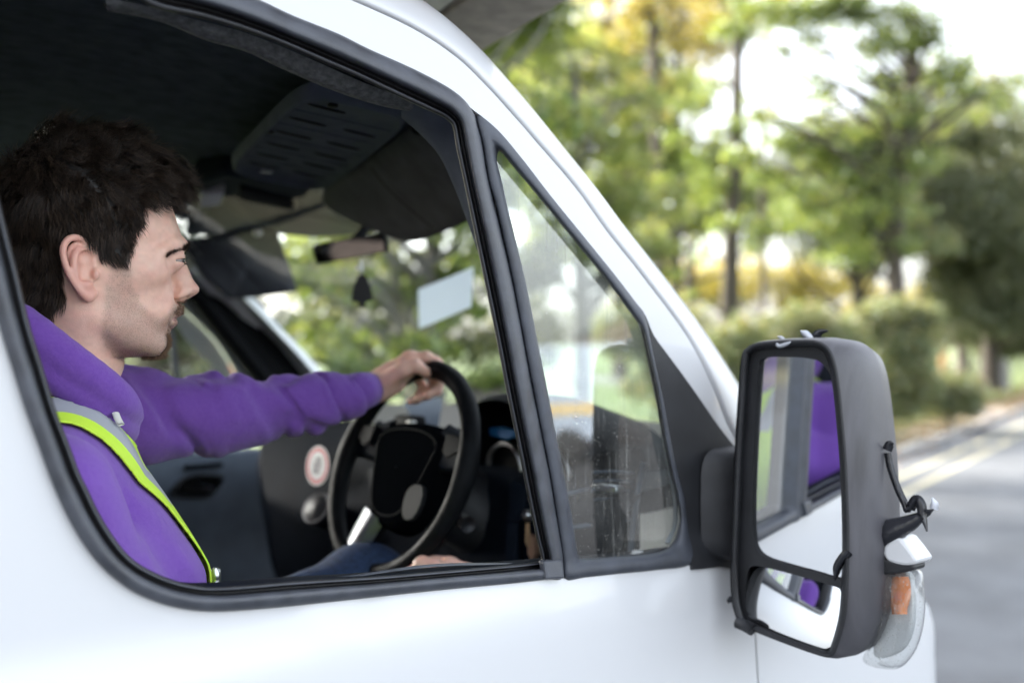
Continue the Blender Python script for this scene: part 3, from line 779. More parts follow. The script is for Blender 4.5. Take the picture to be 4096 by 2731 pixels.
# sun visors
def visor(pts, ts, th, name, plane=None):
    v3 = np.array([P(u, v, t) for (u, v), t in zip(pts, ts)])
    if plane is not None:                      # a flat board: every corner on one plane
        a_, b_, c_ = (P(*q) for q in plane); n_ = np.cross(b_ - a_, c_ - a_); v3 = np.array([PPL(u, v, a_, n_) for u, v in pts])
    c = v3.mean(0); n = np.cross(v3[1] - v3[0], v3[3] - v3[0]); n /= np.linalg.norm(n)
    if np.dot(n, CAM - c) < 0: n = -n
    cv = catmull(v3, 5, True)
    rows = []
    for k, h in ((.02, .5), (.7, .5), (.93, .48), (.985, .3), (1.0, 0), (.985, -.3), (.93, -.48), (.7, -.5), (.02, -.5)):
        rows.append(c + (cv - c) * k + n * h * th)
    mb = MB(); mb.grid(rows, cv=True); return mb.build(name, M['visor'], VAN), n
vis, vn = visor([(1300,752),(1420,660),(1560,560),(1668,490),(1830,560),(1900,700),(1930,820),(1895,868),(1760,930),(1655,958),(1555,938),(1330,835)], [2.02,1.86,1.66,1.5,1.52,1.56,1.6,1.66,1.82,1.95,2.04,2.1], .022, 'sun_visor', ((1300,752,2.02),(1668,490,1.52),(1655,958,1.90)))
va_, vb_, vc_ = P(1300,752,2.02), P(1668,490,1.52), P(1655,958,1.90); vnn = np.cross(vb_ - va_, vc_ - va_)
mb = MB(); mb.tube(catmull([PPL(u, v, va_, vnn) + vn * .010 for u, v in ((1500,655),(1560,730),(1650,815),(1760,905))], 6), .004, 8, flat=.4); mb.build('visor_crease', M['deep'], vis)
for uv, t in (((1310, 765), 2.03), ((1655, 505), 1.50)):
    mb = MB(); mb.tube([P(uv[0], uv[1], t) + np.array([0, 0, .02]), P(uv[0], uv[1], t), P(uv[0] + 25, uv[1] + 20, t + .01)], .008, 8); mb.build('visor_hinge', M['deep'], vis)
mb = MB(); a = np.linspace(0, 2 * math.pi, 16, endpoint=False)
mb.tube([P(1668 + 20 * math.cos(q), 505 + 26 * math.sin(q), 1.45) for q in a], .003, 6, closed=True); mb.build('visor_clip', M['deep'], vis)
vis2, vn2 = visor([(735,968),(800,960),(950,925),(1085,912),(1108,925),(1150,1040),(1184,1148),(1160,1163),(1040,1180),(925,1188),(890,1170),(800,1080)], [2.45,2.47,2.5,2.55,2.56,2.57,2.58,2.58,2.56,2.53,2.5,2.46], .022, 'sun_visor')
mb = MB(); mb.tube(catmull([P(905,1000,2.46), P(960,1060,2.47), P(1065,1170,2.5)], 6), .004, 8, flat=.4); mb.build('visor_crease', M['deep'], vis2)
mb = MB(); mb.lathe([(0, .004), (.012, .004), (.012, 0)], P(1030, 928, 2.5), tuple(-ray(1030, 928)), 14); mb.build('visor_stud', M['chrome'], vis2)
# near bulkhead, floor, door inner below the belt
mb = MB(); mb.box((-.53, YC, 1.30), (.03, 1.52, 1.35)); mb.build('bulkhead', M['liner'], VAN, smooth=False)
mb = MB(); mb.box((.25, YC, .60), (1.5, 1.46, .04)); mb.build('cab_floor', M['deep'], VAN, smooth=False)
# door inner sill just inside the glass line
sl = MB(); rows = []
for (u, v) in [(640,2318),(740,2342),(840,2350),(960,2346),(1176,2328),(1480,2311),(1730,2291),(2000,2268),(2175,2252),(2330,2240),(2500,2228),(2640,2214),(2750,2200),(2900,2190)]:
    p = PS(u, v - 3, .008); rows.append([p, p + np.array([0, .020, .0]), p + np.array([0, .045, -.004]), p + np.array([0, .062, -.02]), p + np.array([0, .070, -.05]), p + np.array([0, .065, -.3]), p + np.array([0, .065, -.62])])
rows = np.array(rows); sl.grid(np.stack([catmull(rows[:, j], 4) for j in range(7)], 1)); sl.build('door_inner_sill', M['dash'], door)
# belt wiper seal (thin pale blade on the sill)
mb = MB(); rows = []
for i, (u, v, k) in enumerate([(1180,2322,.2),(1400,2308,.6),(1650,2274,1),(1800,2262,1),(1950,2258,.8),(2070,2253,.1)]):
    p = PS(u, v, .018); rows.append([p, p + np.array([0, .003, .0025 * k]), p + np.array([0, .006, .0])])
rows = np.array(rows); mb.grid(np.stack([catmull(rows[:, j], 4) for j in range(3)], 1)); mb.build('wiper_seal', M['trim'], door)
# ---- far door: card, aperture frame, pillar
yf = 2 * YC - .06
def FY(u, v, y=yf): return PY(u, v, y)
# far window aperture: mirror image of the near one
far_m = np.array([mir(PS(u, v, .01)) for u, v in ring(MAIN, .6)]); far_q = np.array([mir(PS(u, v, .01)) for u, v in ring(QUART, .75)])
far_o = mir(hole3)
mb = cdt_panel(dens([q for q in mir(np.array([[a[0], 0, a[1]] for a in door_out]))[:, [0, 2]]], .05), [hole3[:, [0, 2]]], .05, side_y, 0)
vv = mir(np.vstack(mb.v)); mb2 = MB(); mb2.add(vv, [f[::-1] for f in mb.f]); fdoor = mb2.build('far_door', M['paint'], VAN)
# dark frames of the far aperture: raked front edge, slim divider, top and rear runs; one pane
yA = 2 * YC - .10
ff = [(150,1000,1.0),(480,1010,1.0),(640,1060,1.0),(775,1170,1.0),(880,1300,1.0),(985,1430,1.0),(1060,1530,1.0),(1090,1660,1.0)]
mb = MB(); mb.tube(catmull([PY(u, v, yA) for u, v, _ in ff], 5), .030, 10, flat=.8); mb.build('far_window_frame', M['deep'], fdoor)
mb = MB(); mb.prism([PY(u, v, yA + .012) for u, v in ((790,1150),(920,1290),(1075,1490),(1130,1660),(1320,1640),(1000,1230),(820,1080))], (0, .01, 0)); mb.build('far_sail', M['deep'], fdoor, smooth=False)
mb = MB(); mb.tube([PY(u, v, yA) for u, v in ((662,1120),(688,1350),(702,1500),(712,1640))], .0085, 8); mb.build('far_window_divider', M['trim'], fdoor)
mb = MB(); mb.grid([[PY(u, v, yA + .02) for u, v in ((-400,950),(300,980),(800,1140))], [PY(u, v, yA + .02) for u, v in ((-400,1660),(300,1660),(1090,1660))]]); mb.build('far_pane', M['glass'], fdoor)
# far pillar inner trim (pale)
band = [(770,1075,800,1060,2.45),(850,1160,880,1130,2.5),(915,1203,990,1188,2.56),(1005,1325,1092,1300,2.64),(1070,1415,1182,1392,2.69),(1130,1498,1272,1492,2.74),(1185,1575,1340,1570,2.78)]
rows = []
for (a, b, c, d, t) in band:
    p0, p1 = P(a, b, t), P(c, d, t + .05); rows.append([p0 + np.array([-.01, .04, 0]), p0, (p0 + p1) / 2 + np.array([-.02, -.02, .0]), p1, p1 + np.array([.03, .03, 0])])
rows = np.array(rows); mb = MB(); mb.grid(np.stack([catmull(rows[:, j], 5) for j in range(5)], 1)); mb.build('pillar_trim', M['pillar_in'], VAN)
# far door card
dc = MB(); rows = []
for x in np.linspace(-.45, 1.05, 30):
    row = []
    for z, y in ((1.36, .015), (1.372, -.012), (1.36, -.04), (1.30, -.055), (1.25, -.058), (1.20, -.05), (1.16, -.035), (1.10, -.03), (1.05, -.06), (.98, -.09), (.90, -.095), (.80, -.07), (.6, -.05)):
        row.append((x, yf + y + .0, z - .05 * max(0, x - .1)))
    rows.append(row)
dc.grid(rows); dcard = dc.build('far_door_card', M['dashlt'], fdoor)
# handle recess + lever
def DF(u, v, d=0): return PY(u, v, yf - .058 - d)
hr = [(690,1985),(700,1950),(740,1912),(790,1898),(875,1902),(888,1915),(870,1950),(840,1982),(800,1992)]
cv = np.array([DF(u, v, .004) for u, v in catmull(hr, 3, True)]); cc = cv.mean(0)
mb = MB(); mb.grid([cc + (cv - cc) * 1.08 + np.array([0, .006, 0]), cc + (cv - cc) * 1.03 + np.array([0, -.008, 0]), cc + (cv - cc) * .96 + np.array([0, -.008, 0]), cc + (cv - cc) * .9 + np.array([0, .004, 0])], cv=True); mb.build('handle_surround', M['plastic'], dcard)
mb = MB(); mb.prism([cc + (p - cc) * .92 + np.array([0, .002, 0]) for p in cv], (0, .004, 0)); mb.build('handle_recess', M['deep'], dcard, smooth=False)
mb = MB(); mb.grid([[DF(728, 1960, .004), DF(765, 1915, .012), DF(775, 1917, .018)], [DF(770, 1962, .006), DF(790, 1935, .02), DF(800, 1935, .024)], [DF(850, 1962, .006), DF(855, 1950, .018), DF(858, 1946, .02)]]); mb.build('handle_lever', M['chrome'], dcard)
mb = MB(); mb.box(DF(815, 1862, -.002), (.10, .012, .012), bev=.004); mb.build('card_switch', M['dash'], dcard)
# far wing mirror outside the far window
fm = [(828,1500),(835,1468),(860,1452),(935,1446),(975,1450),(995,1470),(1000,1520),(990,1600),(840,1600)]
cvx = np.array([P(u, v, 3.05) for u, v in catmull(fm, 3, True)])
mb = MB(); mb.prism(cvx, np.array([.09, .0, 0])); fmo = mb.build('far_mirror', M['mshell'], VAN, smooth=False, bevel=.012)
mb = MB(); mb.prism([P(u, v, 3.03) for u, v in ((845,1595),(850,1475),(895,1464),(900,1595))], np.array([.006, 0, 0])); mb.build('far_mirror_glass', mat('dim far mirror glass', (.5, .55, .4), rough=.05, metal=1), fmo, smooth=False)
mb = MB(); mb.prism([P(u, v, 3.02) for u, v in ((902,1590),(900,1462),(935,1456),(944,1590))], np.array([.01, .0, 0])); mb.build('far_indicator', AMB, fmo, smooth=False, bevel=.004)
# ---- dashboard
DW = 2 * YC - .14
def dash_profile(y):
    """front-to-rear section of the dash at lateral position y, (x,z)"""
    return [(1.04, 1.375), (.90, 1.405), (.78, 1.41), (.70, 1.40), (.665, 1.375), (.655, 1.32), (.66, 1.24), (.675, 1.16), (.69, 1.08), (.72, .98), (.78, .86), (.80, .62)]
rows = []
for y in np.linspace(.09, 1.36, 30):
    bulge = math.exp(-((y - .62) / .20) ** 2); row = []
    pas = 1 / (1 + math.exp(-(y - .95) / .05))
    for i, (x, z) in enumerate(dash_profile(y)):
        x2 = x - .05 * bulge * (1 if 3 <= i <= 9 else 0) + .05 * pas * (1 if 4 <= i <= 9 else 0)
        row.append((x2, y, z))
    rows.append(row)
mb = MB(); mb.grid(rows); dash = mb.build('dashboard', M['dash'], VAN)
# lighter dash top tray seen over the wheel
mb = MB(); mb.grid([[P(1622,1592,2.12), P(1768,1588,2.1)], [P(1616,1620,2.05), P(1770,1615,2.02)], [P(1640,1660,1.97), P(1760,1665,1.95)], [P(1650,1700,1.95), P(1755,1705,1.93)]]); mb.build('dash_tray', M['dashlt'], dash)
# instrument hood
hood = MB(); rows = []
for x, k in ((.64, 1.0), (.655, 1.04), (.70, 1.06), (.80, 1.0), (.92, .8), (1.0, .5)):
    row = []
    for j in range(21):
        a = math.pi * j / 20
        row.append((x + .05 * (1 - math.sin(a)), .36 + .155 * math.cos(a) * (1 if k > .9 else k * 1.1), 1.34 + (.185 * k) * math.sin(a) ** .75))
    rows.append(row)
hood.grid(rows); hd = hood.build('instrument_hood', M['deep'], dash)
mb = MB(); mb.grid([[(.72, y, z) for y in np.linspace(.22, .50, 8)] for z in np.linspace(1.28, 1.50, 8)]); ins = mb.build('instrument_panel', M['deep'], dash)
for yy, zz, r_ in ((.30, 1.40, .045), (.42, 1.40, .045), (.36, 1.35, .022)):
    mb = MB(); mb.lathe([(r_, .0), (r_ + .004, .006), (r_ + .001, .012), (r_ - .004, .004)], (.716, yy, zz), (-1, 0, 0), 28); mb.build('gauge_ring', M['chrome'], ins)
# column shroud, stalks
WC = PY(1600, 1872, .45); WT = R(21)
wn = np.array([-math.cos(WT), 0, math.sin(WT)])             # towards the driver
wu = np.array([math.sin(WT), 0, math.cos(WT)]); wr = np.array([0, -1.0, 0])   # up in the rim plane; driver's right
def W(a, b, c=0.0): return WC + a * wr + b * wu + c * wn
RW = .170
STW = MB(); ang = np.linspace(0, 2 * math.pi, 64, endpoint=False)
STW.tube([W(RW * math.cos(a), RW * math.sin(a)) for a in ang], [.0155 + .0025 * math.exp(-((math.sin(a) - .1) / .25) ** 2) for a in ang], 14, closed=True, upv=tuple(wn))
stw = STW.build('steering_wheel', M['leather'], VAN)
# hub pad
pad = [(-.098,.052),(-.06,.072),(0,.078),(.06,.072),(.098,.052),(.085,.0),(.062,-.062),(.035,-.088),(0,-.094),(-.035,-.088),(-.062,-.062),(-.085,0)]
pc = catmull([np.array(p) for p in pad], 4, True); rows = []
for k, c in ((1.08, -.03), (1.05, -.006), (1.0, .006), (.93, .011), (.8, .014), (.5, .018), (.02, .020)):
    rows.append([W(x * k, y * k, c - .012) for x, y in pc])
mb = MB(); mb.grid(rows, cv=True); hub = mb.build('hub_pad', M['hub'], stw)
mb = MB(); mb.tube([W(x * .84, y * .84, .0035) for x, y in pc], .0012, 6, closed=True); mb.build('hub_seam', M['deep'], hub)
# spokes
for sx in (-1, 1):
    rows = []
    for s_, w_, c in ((.0, .040, -.008), (.35, .036, -.010), (.7, .028, -.010), (1.0, .026, -.004)):
        x = sx * (.075 + s_ * .092); y = .045 - s_ * .012 + .0
        rows.append([W(x, y + w_, c - .006), W(x, y + w_ * .7, c + .003), W(x, y, c + .006), W(x, y - w_ * .7, c + .003), W(x, y - w_, c - .006), W(x, y, c - .016)])
    mb = MB(); mb.grid(rows, cv=True); mb.build('spoke', M['dash'], stw)
    # switch pad
    mb = MB(); q = [(sx * .102, .066), (sx * .140, .062), (sx * .146, .040), (sx * .12, .026), (sx * .104, .036)]
    mb.prism([W(a, b, .0015) for a, b in q], wn * .004); mb.build('switch_pad', M['deep'], stw, smooth=False, bevel=.002)
# lower spoke: satin metal
for sx in (-1,):
    rows = []
    for s_ in np.linspace(0, 1, 6):
        x = sx * (.040 + .032 * s_); y = -.078 - .076 * s_; w_ = .026 - .004 * s_
        rows.append([W(x - w_, y + sx * 0 + .008, -.012), W(x - w_ * .8, y + .006, .002), W(x, y, .007), W(x + w_ * .8, y - .006, .002), W(x + w_, y - .008, -.012)])
    mb = MB(); mb.grid(rows); mb.build('metal_spoke', mat('brushed spoke', (.34, .36, .38), rough=.38, metal=1.0), stw)
    mb = MB(); mb.grid([[p - wn * .012 for p in r_] for r_ in rows]); mb.build('spoke_back', M['deep'], stw)
# lozenge switch (satin) right of the hub
q = [(.050,-.036),(.066,-.022),(.092,-.024),(.098,-.05),(.088,-.074),(.066,-.078),(.052,-.062)]
mb = MB(); mb.prism([W(a, b, .002) for a, b in catmull(q, 2, True)], wn * .008); mb.build('radio_switch', mat('grey mirror plastic', (.016, .017, .019), rough=.6, spec=.1), stw, smooth=False, bevel=.002)
# column shroud
mb = MB(); mb.tube([W(0, -.01, -.02), W(0, -.015, -.08), W(0, -.03, -.18)], [.055, .062, .07], 18); mb.build('column_shroud', M['plastic'], dash)
mb = MB(); mb.tube([W(-.04, .03, -.05), W(-.10, .045, -.045), W(-.165, .075, -.04)], [.008, .007, .010], 10); mb.build('stalk', M['plastic'], dash)
mb = MB(); mb.tube([W(.05, -.03, -.055), W(.11, -.05, -.05), W(.155, -.06, -.045)], [.008, .010, .013], 10); mb.build('stalk', M['plastic'], dash)
# phone / camera puck on the dash behind the wheel
mb = MB(); mb.box(P(1640, 1712, 1.9), (.03, .07, .05), bev=.008); mb.build('dash_module', M['deep'], dash)
mb = MB(); mb.box(P(1645, 1705, 1.86), (.012, .018, .022), bev=.003); mb.build('module_plug', mat('pale connector', (.45, .45, .42), rough=.4), dash)
# gear lever on the dash, with a chromed collar
GK = P(1278, 2040, 1.86)
mb = MB(); mb.tube(catmull([GK + np.array([.14, .02, -.10]), GK + np.array([.06, .01, -.035]), GK], 5), [.020, .02, .021, .021, .022, .023, .024, .026, .028, .028, .022], 14)
gl_ = mb.build('gear_lever', M['deep'], dash)
ax = np.array([-.8, -.25, .5]); ax /= np.linalg.norm(ax)
mb = MB(); mb.lathe([(.030, -.004), (.032, .006), (.029, .012), (.026, .010), (.024, .013), (.0, .016)], GK, tuple(ax), 24); mb.build('gear_knob', M['plastic'], gl_)
mb = MB(); mb.lathe([(.0295, .004), (.0315, .008), (.0295, .013), (.027, .012)], GK, tuple(ax), 24); mb.build('knob_ring', mat('dull knob ring', (.10, .10, .11), rough=.35, metal=.7), gl_)
# centre console block under the gear lever
cb = [(1045,1760),(1400,1690),(1480,1850),(1440,2080),(1300,2300),(1050,2300)]
mb = MB(); mb.grid([[P(1040,1745,2.15), P(1230,1700,2.1), P(1420,1670,2.05), P(1500,1690,2.0)], [P(1050,1830,2.08), P(1230,1800,2.02), P(1400,1780,1.97), P(1500,1780,1.92)], [P(1050,1960,2.03), P(1210,2000,1.95), P(1350,2010,1.9), P(1500,1990,1.85)], [P(1080,2020,2.0), P(1220,2090,1.93), P(1350,2130,1.88), P(1500,2120,1.83)], [P(1090,2100,2.06), P(1220,2180,2.0), P(1350,2230,1.95), P(1500,2230,1.9)], [P(1090,2330,2.1), P(1220,2350,2.05), P(1350,2350,2.0), P(1500,2350,1.95)]])
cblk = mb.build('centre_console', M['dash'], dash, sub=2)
# round sticker: red ring on pale ground, with a grey device
SC, SAX = P(1275, 1862, 1.93), np.array([-.96, -.10, .12])
def disc(r0, r1, h, m, nm, par):
    mb = MB(); mb.lathe([(r0, h), (r1, h)], SC, tuple(SAX), 32); return mb.build(nm, m, par, smooth=False)
st = disc(.0001, .0385, .003, mat('sticker white', (.55, .55, .57), rough=.4), 'sticker', dash)
disc(.027, .0355, .0036, mat('sticker red', (.42, .07, .09), rough=.4), 'sticker_ring', st)
e_u = np.array([0, 0, 1.0]); e_s = np.cross(SAX / np.linalg.norm(SAX), e_u); e_s /= np.linalg.norm(e_s); e_u = np.cross(e_s, SAX / np.linalg.norm(SAX))
mb = MB()
for a, b, w_, h_ in ((-.008, .006, .003, .012), (.0, .0, .003, .016), (.008, -.004, .003, .012), (0, -.012, .012, .002), (0, .014, .008, .002)):
    c = SC + SAX / np.linalg.norm(SAX) * .004 + e_s * a + e_u * b
    mb.add([c - e_s * w_ - e_u * h_, c + e_s * w_ - e_u * h_, c + e_s * w_ + e_u * h_, c - e_s * w_ + e_u * h_], [(0, 1, 2, 3)])
mb.build('sticker_mark', mat('sticker grey', (.20, .20, .22), rough=.5), st, smooth=False)
# right end of the dash: vent seen through the quarter pane, end cheek, lever trim
mb = MB(); mb.grid([[P(2290,1830,1.530), P(2560,1790,1.490)], [P(2300,1900,1.510), P(2580,1860,1.470)], [P(2310,2050,1.510), P(2560,2030,1.470)], [P(2330,2240,1.530), P(2560,2240,1.490)]]); vt = mb.build('vent_panel', M['deep'], dash)
for i in range(6):
    v0 = 1880 + i * 36
    mb = MB(); mb.tube([P(2375 + i * 2, v0 + 8, 1.495), P(2450, v0 + 4, 1.480), P(2535 - i * 4, v0 + 12, 1.465)], .004, 6, flat=.5); mb.build('vent_slat', M['dashlt'], vt)
mb = MB(); mb.tube([P(2575,1850,1.460), P(2550,1980,1.460), P(2530,2100,1.465), P(2520,2230,1.470)], .005, 8); mb.build('vent_edge', M['dashlt'], vt)
mb = MB(); mb.tube([P(2280,2108,1.495), P(2400,2095,1.480), P(2520,2075,1.470)], .007, 8, flat=.5); mb.build('vent_edge', M['dashlt'], vt)
mb = MB(); mb.tube([P(2265,1975,1.495), P(2330,1962,1.480), P(2370,1958,1.470)], .007, 8, flat=.5); mb.build('vent_edge', M['dashlt'], vt)
mb = MB(); mb.box(P(2435, 1950, 1.470), (.02, .05, .012), bev=.004); mb.build('vent_tab', M['chrome'], vt)
ek = [P(2035,1915,1.58), P(2105,1950,1.55), P(2090,2090,1.55), P(2025,2090,1.57)]
mb = MB(); mb.prism(ek, np.array([.08, .04, 0])); mb.build('end_cheek', M['dash'], dash, smooth=False, bevel=.004)
mb = MB(); mb.prism([P(2022,2090,1.57), P(2070,2088,1.56), P(2065,2270,1.56), P(2012,2270,1.57)], np.array([.08, .04, 0])); mb.build('end_cheek_lower', M['dash'], dash, smooth=False, bevel=.004)
# lower column cover lines
for off in (0, 14, 28):
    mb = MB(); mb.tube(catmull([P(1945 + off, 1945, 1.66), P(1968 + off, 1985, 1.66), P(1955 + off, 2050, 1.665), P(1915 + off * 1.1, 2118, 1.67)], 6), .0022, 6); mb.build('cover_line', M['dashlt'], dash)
# driver seat and passenger bench
def seat(y, w, nm):
    s_ = thing_part = None
    mb = MB(); mb.box((-.10, y, 1.00), (.46, w, .14), bev=.05); so = mb.build(nm, M['seat'], VAN)
    mb = MB(); mb.box((-.33, y, 1.27), (.11, w * .92, .50), rot=rotm((0, 1, 0), R(-10)), bev=.045); mb.build('backrest', M['seat'], so)
    mb = MB(); mb.box((-.10, y, .78), (.40, w * .8, .32), bev=.02); mb.build('seat_base', M['deep'], so)
    return so
seat(.33, .44, 'driver_seat'); seat(1.15, .70, 'passenger_bench')
# window crank / lock pin on the sill
mb = MB(); mb.tube([P(862, 2345, 1.25), P(864, 2310, 1.25), P(862, 2278, 1.25), P(862, 2270, 1.25)], [.006, .006, .0065, .002], 10); mb.build('lock_pin', M['chrome'], VAN)
# ---- rear-view mirror
mc = [(1256,1000),(1262,983),(1300,972),(1520,934),(1538,938),(1547,1000),(1538,1008),(1290,1052),(1272,1052)]
mm3 = np.array([P(u, v, 2.02 + (u - 1400) / 140 * .004) for u, v in catmull(mc, 3, True)]); c = mm3.mean(0)
mnv = CAM - c; mnv /= np.linalg.norm(mnv)
mb = MB(); mb.grid([c + (mm3 - c) * k - mnv * h for k, h in ((.93, -.002), (1.0, -.003), (1.04, .004), (1.02, .018), (.85, .03), (.02, .034))], cv=True); rvm = mb.build('rear_view_mirror', M['deep'], VAN)
RVM = mat('rear view mirror glass', (.36, .37, .38), rough=.03, metal=1)
n_t = np.array([-.60, -.62, -.02]); mb = MB(); mb.grid([c + (mm3 - c) * k + mnv * .001 for k in (.93, .02)], cv=True); mb.build('rear_view_glass', RVM, rvm, smooth=False)
mb = MB(); mb.tube([c - mnv * .03, c + np.array([.06, .02, .05]), c + np.array([.09, .03, .09])], .010, 10); mb.build('mirror_stem', M['deep'], rvm)

# ================================================================== loose things in the cab
# air freshener hung on the mirror
AF = P(1448, 1165, 2.03)
af = thing('air_freshener', tuple(AF), 'black tree shaped air freshener hanging from the rear-view mirror', 'air freshener')
prof = [(0, .058), (.012, .050), (.020, .036), (.017, .034), (.030, .014), (.026, .012), (.034, -.010), (.029, -.012), (.036, -.030), (.010, -.036), (.010, -.044), (.016, -.052), (-.016, -.052), (-.010, -.044), (-.010, -.036), (-.036, -.030), (-.029, -.012), (-.034, -.010), (-.026, .012), (-.030, .014), (-.017, .034), (-.020, .036), (-.012, .050)]
sdv = RT * .97 + FW * .24; sdv /= np.linalg.norm(sdv)
mb = MB(); mb.prism([AF + sdv * a * .64 + UP * b * .62 for a, b in prof], np.cross(sdv, UP) * .003); mb.build('card', mat('black card', (.018, .017, .018), rough=.8), af, smooth=False)
mb = MB(); mb.tube([AF + UP * .035, AF + UP * .045 + sdv * .002, P(1442, 1040, 2.02)], .0012, 6); mb.build('cord', mat('white cord', (.7, .7, .7), rough=.6), af)
mb = MB(); mb.box(P(1442, 1062, 2.02), (.006, .009, .022), bev=.002); mb.box(P(1432, 1072, 2.02), (.006, .014, .008), bev=.002); mb.build('clip', mat('clear plastic clip', (.75, .77, .76), rough=.15), af)
# sheet of paper on the dash against the screen
pp = [P(1672, 1158, 2.35), P(1895, 1066, 2.15), P(1886, 1228, 2.17), P(1675, 1315, 2.37)]
rows = []
for s_ in np.linspace(0, 1, 8):
    rows.append([pp[0] * (1 - s_) * (1 - t_) + pp[1] * s_ * (1 - t_) + pp[2] * s_ * t_ + pp[3] * (1 - s_) * t_ + FW * .012 * math.sin(s_ * 3.1 + t_) for t_ in np.linspace(0, 1, 6)])
PAPER, pt_, pb_ = new_mat('thin white paper')
pb_.inputs['Base Color'].default_value = (.78, .83, .88, 1); pb_.inputs['Roughness'].default_value = .8
ptr = pt_.nodes.new('ShaderNodeBsdfTranslucent'); ptr.inputs[0].default_value = (.80, .86, .92, 1)
pmx = pt_.nodes.new('ShaderNodeMixShader'); pmx.inputs[0].default_value = .5
pt_.links.new(pb_.outputs[0], pmx.inputs[1]); pt_.links.new(ptr.outputs[0], pmx.inputs[2]); pt_.links.new(pmx.outputs[0], pt_.nodes['Material Output'].inputs[0])
mb = MB(); mb.grid(rows)
tag(mb.build('paper_sheet', PAPER), 'pale blue-white sheet of paper fixed inside the windscreen', 'paper')
# keys hanging at the right end of the dash
KP = P(2110, 2060, 1.55)
ky = thing('key_bunch', tuple(KP), 'small bunch of keys hanging beside the steering column', 'keys')
mb = MB(); mb.lathe([(.0, .010), (.008, .008), (.010, .0), (.008, -.006), (0, -.008)], KP, tuple(-ray(2110, 2060)), 14); mb.build('ignition_barrel', M['chrome'], ky)
mb = MB(); mb.prism([KP + RT * a + UP * b for a, b in ((-.003, -.012), (.003, -.012), (.005, -.045), (.0, -.05), (-.004, -.042))], FW * .002); mb.build('key', mat('brass key', (.55, .36, .2), rough=.35, metal=.8), ky, smooth=False)
mb = MB(); mb.prism([KP + RT * a + UP * b for a, b in ((.0, -.03), (.010, -.036), (.012, -.06), (.006, -.072), (.0, -.06))], FW * .002 + np.array([.01, 0, 0])); mb.build('key', mat('copper key', (.5, .3, .2), rough=.35, metal=.8), ky, smooth=False)
# blue card in the instrument bin
bc = [P(1952, 1712, 1.72), P(2000, 1706, 1.70), P(2058, 1722, 1.68), P(2066, 1748, 1.68), P(2020, 1758, 1.69), P(1958, 1744, 1.72)]
mb = MB(); mb.prism(bc, np.array([.012, .004, 0])); tag(mb.build('blue_card', mat('blue card', (.01, .12, .30), rough=.5), smooth=False, bevel=.003), 'bright blue card tucked under the instrument hood', 'card')
# ================================================================== the place
RA = R(15); RE = np.array([math.cos(RA), math.sin(RA), 0]); RN = np.array([-math.sin(RA), math.cos(RA), 0])
def RP(a, n, z=0.0): return RE * a + RN * n + np.array([0, 0, z])
def sheet(a0, a1, n0, n1, z, na=2, nn=2):
    return [[RP(a, n, z) for n in np.linspace(n0, n1, nn)] for a in np.linspace(a0, a1, na)]
ASPH = mat('grey asphalt', (.098, .106, .118), rough=.85, noise=.18, nscale=2.2, bump=.6, bscale=120, detail=8)
GRND = mat('rough grass ground', (.060, .075, .028), rough=.95, col2=(.13, .10, .06), nscale=.9, detail=6)
LITTER = mat('leaf littered soil', (.16, .125, .095), rough=.95, col2=(.09, .115, .045), nscale=1.6, detail=7, bump=.6, bscale=30)
KERB = mat('worn kerb concrete', (.33, .32, .30), rough=.85, noise=.2, nscale=6)
LINE = mat('faded yellow road paint', (.36, .34, .24), rough=.8, noise=.22, nscale=7, detail=8)
TARM = mat('dark car park tarmac', (.05, .052, .056), rough=.9, noise=.2, nscale=2)
PAVE = mat('pale tarmac path', (.20, .20, .20), rough=.9, noise=.12, nscale=5)
mb = MB(); mb.grid([[(-700, -700, -.03), (900, -700, -.03)], [(-700, 900, -.03), (900, 900, -.03)]]); tag(mb.build('ground', GRND, smooth=False), kind='structure')
mb = MB(); mb.grid(sheet(-80, 160, -5.6, 2.8, 0)); tag(mb.build('road', ASPH, smooth=False), kind='structure')
for n in (2.26, 1.90):
    mb = MB(); mb.grid(sheet(3.0, 120, n - .045, n + .045, .004, 120, 2)); tag(mb.build('road_marking', LINE, smooth=False), kind='structure')
mb = MB(); pr = [(2.80, -.02), (2.80, .075), (2.815, .09), (2.93, .09), (2.93, -.02)]
mb.grid([[RP(a, n, z) for n, z in pr] for a in np.linspace(-40, 140, 60)]); tag(mb.build('kerb', KERB, smooth=False), kind='structure')
# verge: leaf litter strip, then grass, gently uneven
def verge_z(a, n):
    k = max(0.0, n - 2.93)
    return .085 + .05 * min(1, k / 1.5) + .012 * max(0, min(k, 30) - 2) + .03 * math.sin(a * .7 + n) * min(1, k / 2)
mb = MB(); mb.grid([[RP(a, n, verge_z(a, n)) for n in (2.93, 3.2, 3.5, 3.8)] for a in np.linspace(-30, 80, 110)]); tag(mb.build('verge', LITTER), kind='structure')
ns = [3.8, 4.6, 5.5, 7, 9, 12, 16, 21, 28, 40, 60, 90, 130]
GRASS_G = mat('mown grass', (.095, .150, .045), rough=.95, col2=(.13, .155, .065), nscale=1.3, detail=7)
mb = MB(); mb.grid([[RP(a, n, verge_z(a, n)) for n in ns] for a in np.linspace(-60, 200, 90)]); tag(mb.build('lawn', GRASS_G), kind='structure')
# side path joining the road at the right
mb = MB(); pth = []
for s_ in np.linspace(0, 1, 14):
    c = RP(22.5 + 6 * s_ + 3 * s_ ** 2, 2.93 + 16 * s_); sd_ = RP(1, 0) * (1.3)
    a_, n_ = np.dot(c, RE), np.dot(c, RN)
    pth.append([np.array([*(c - sd_)[:2], verge_z(a_, n_) + .008]), np.array([*(c + sd_)[:2], verge_z(a_, n_) + .008])])
mb.grid(pth); tag(mb.build('path', PAVE), kind='structure')
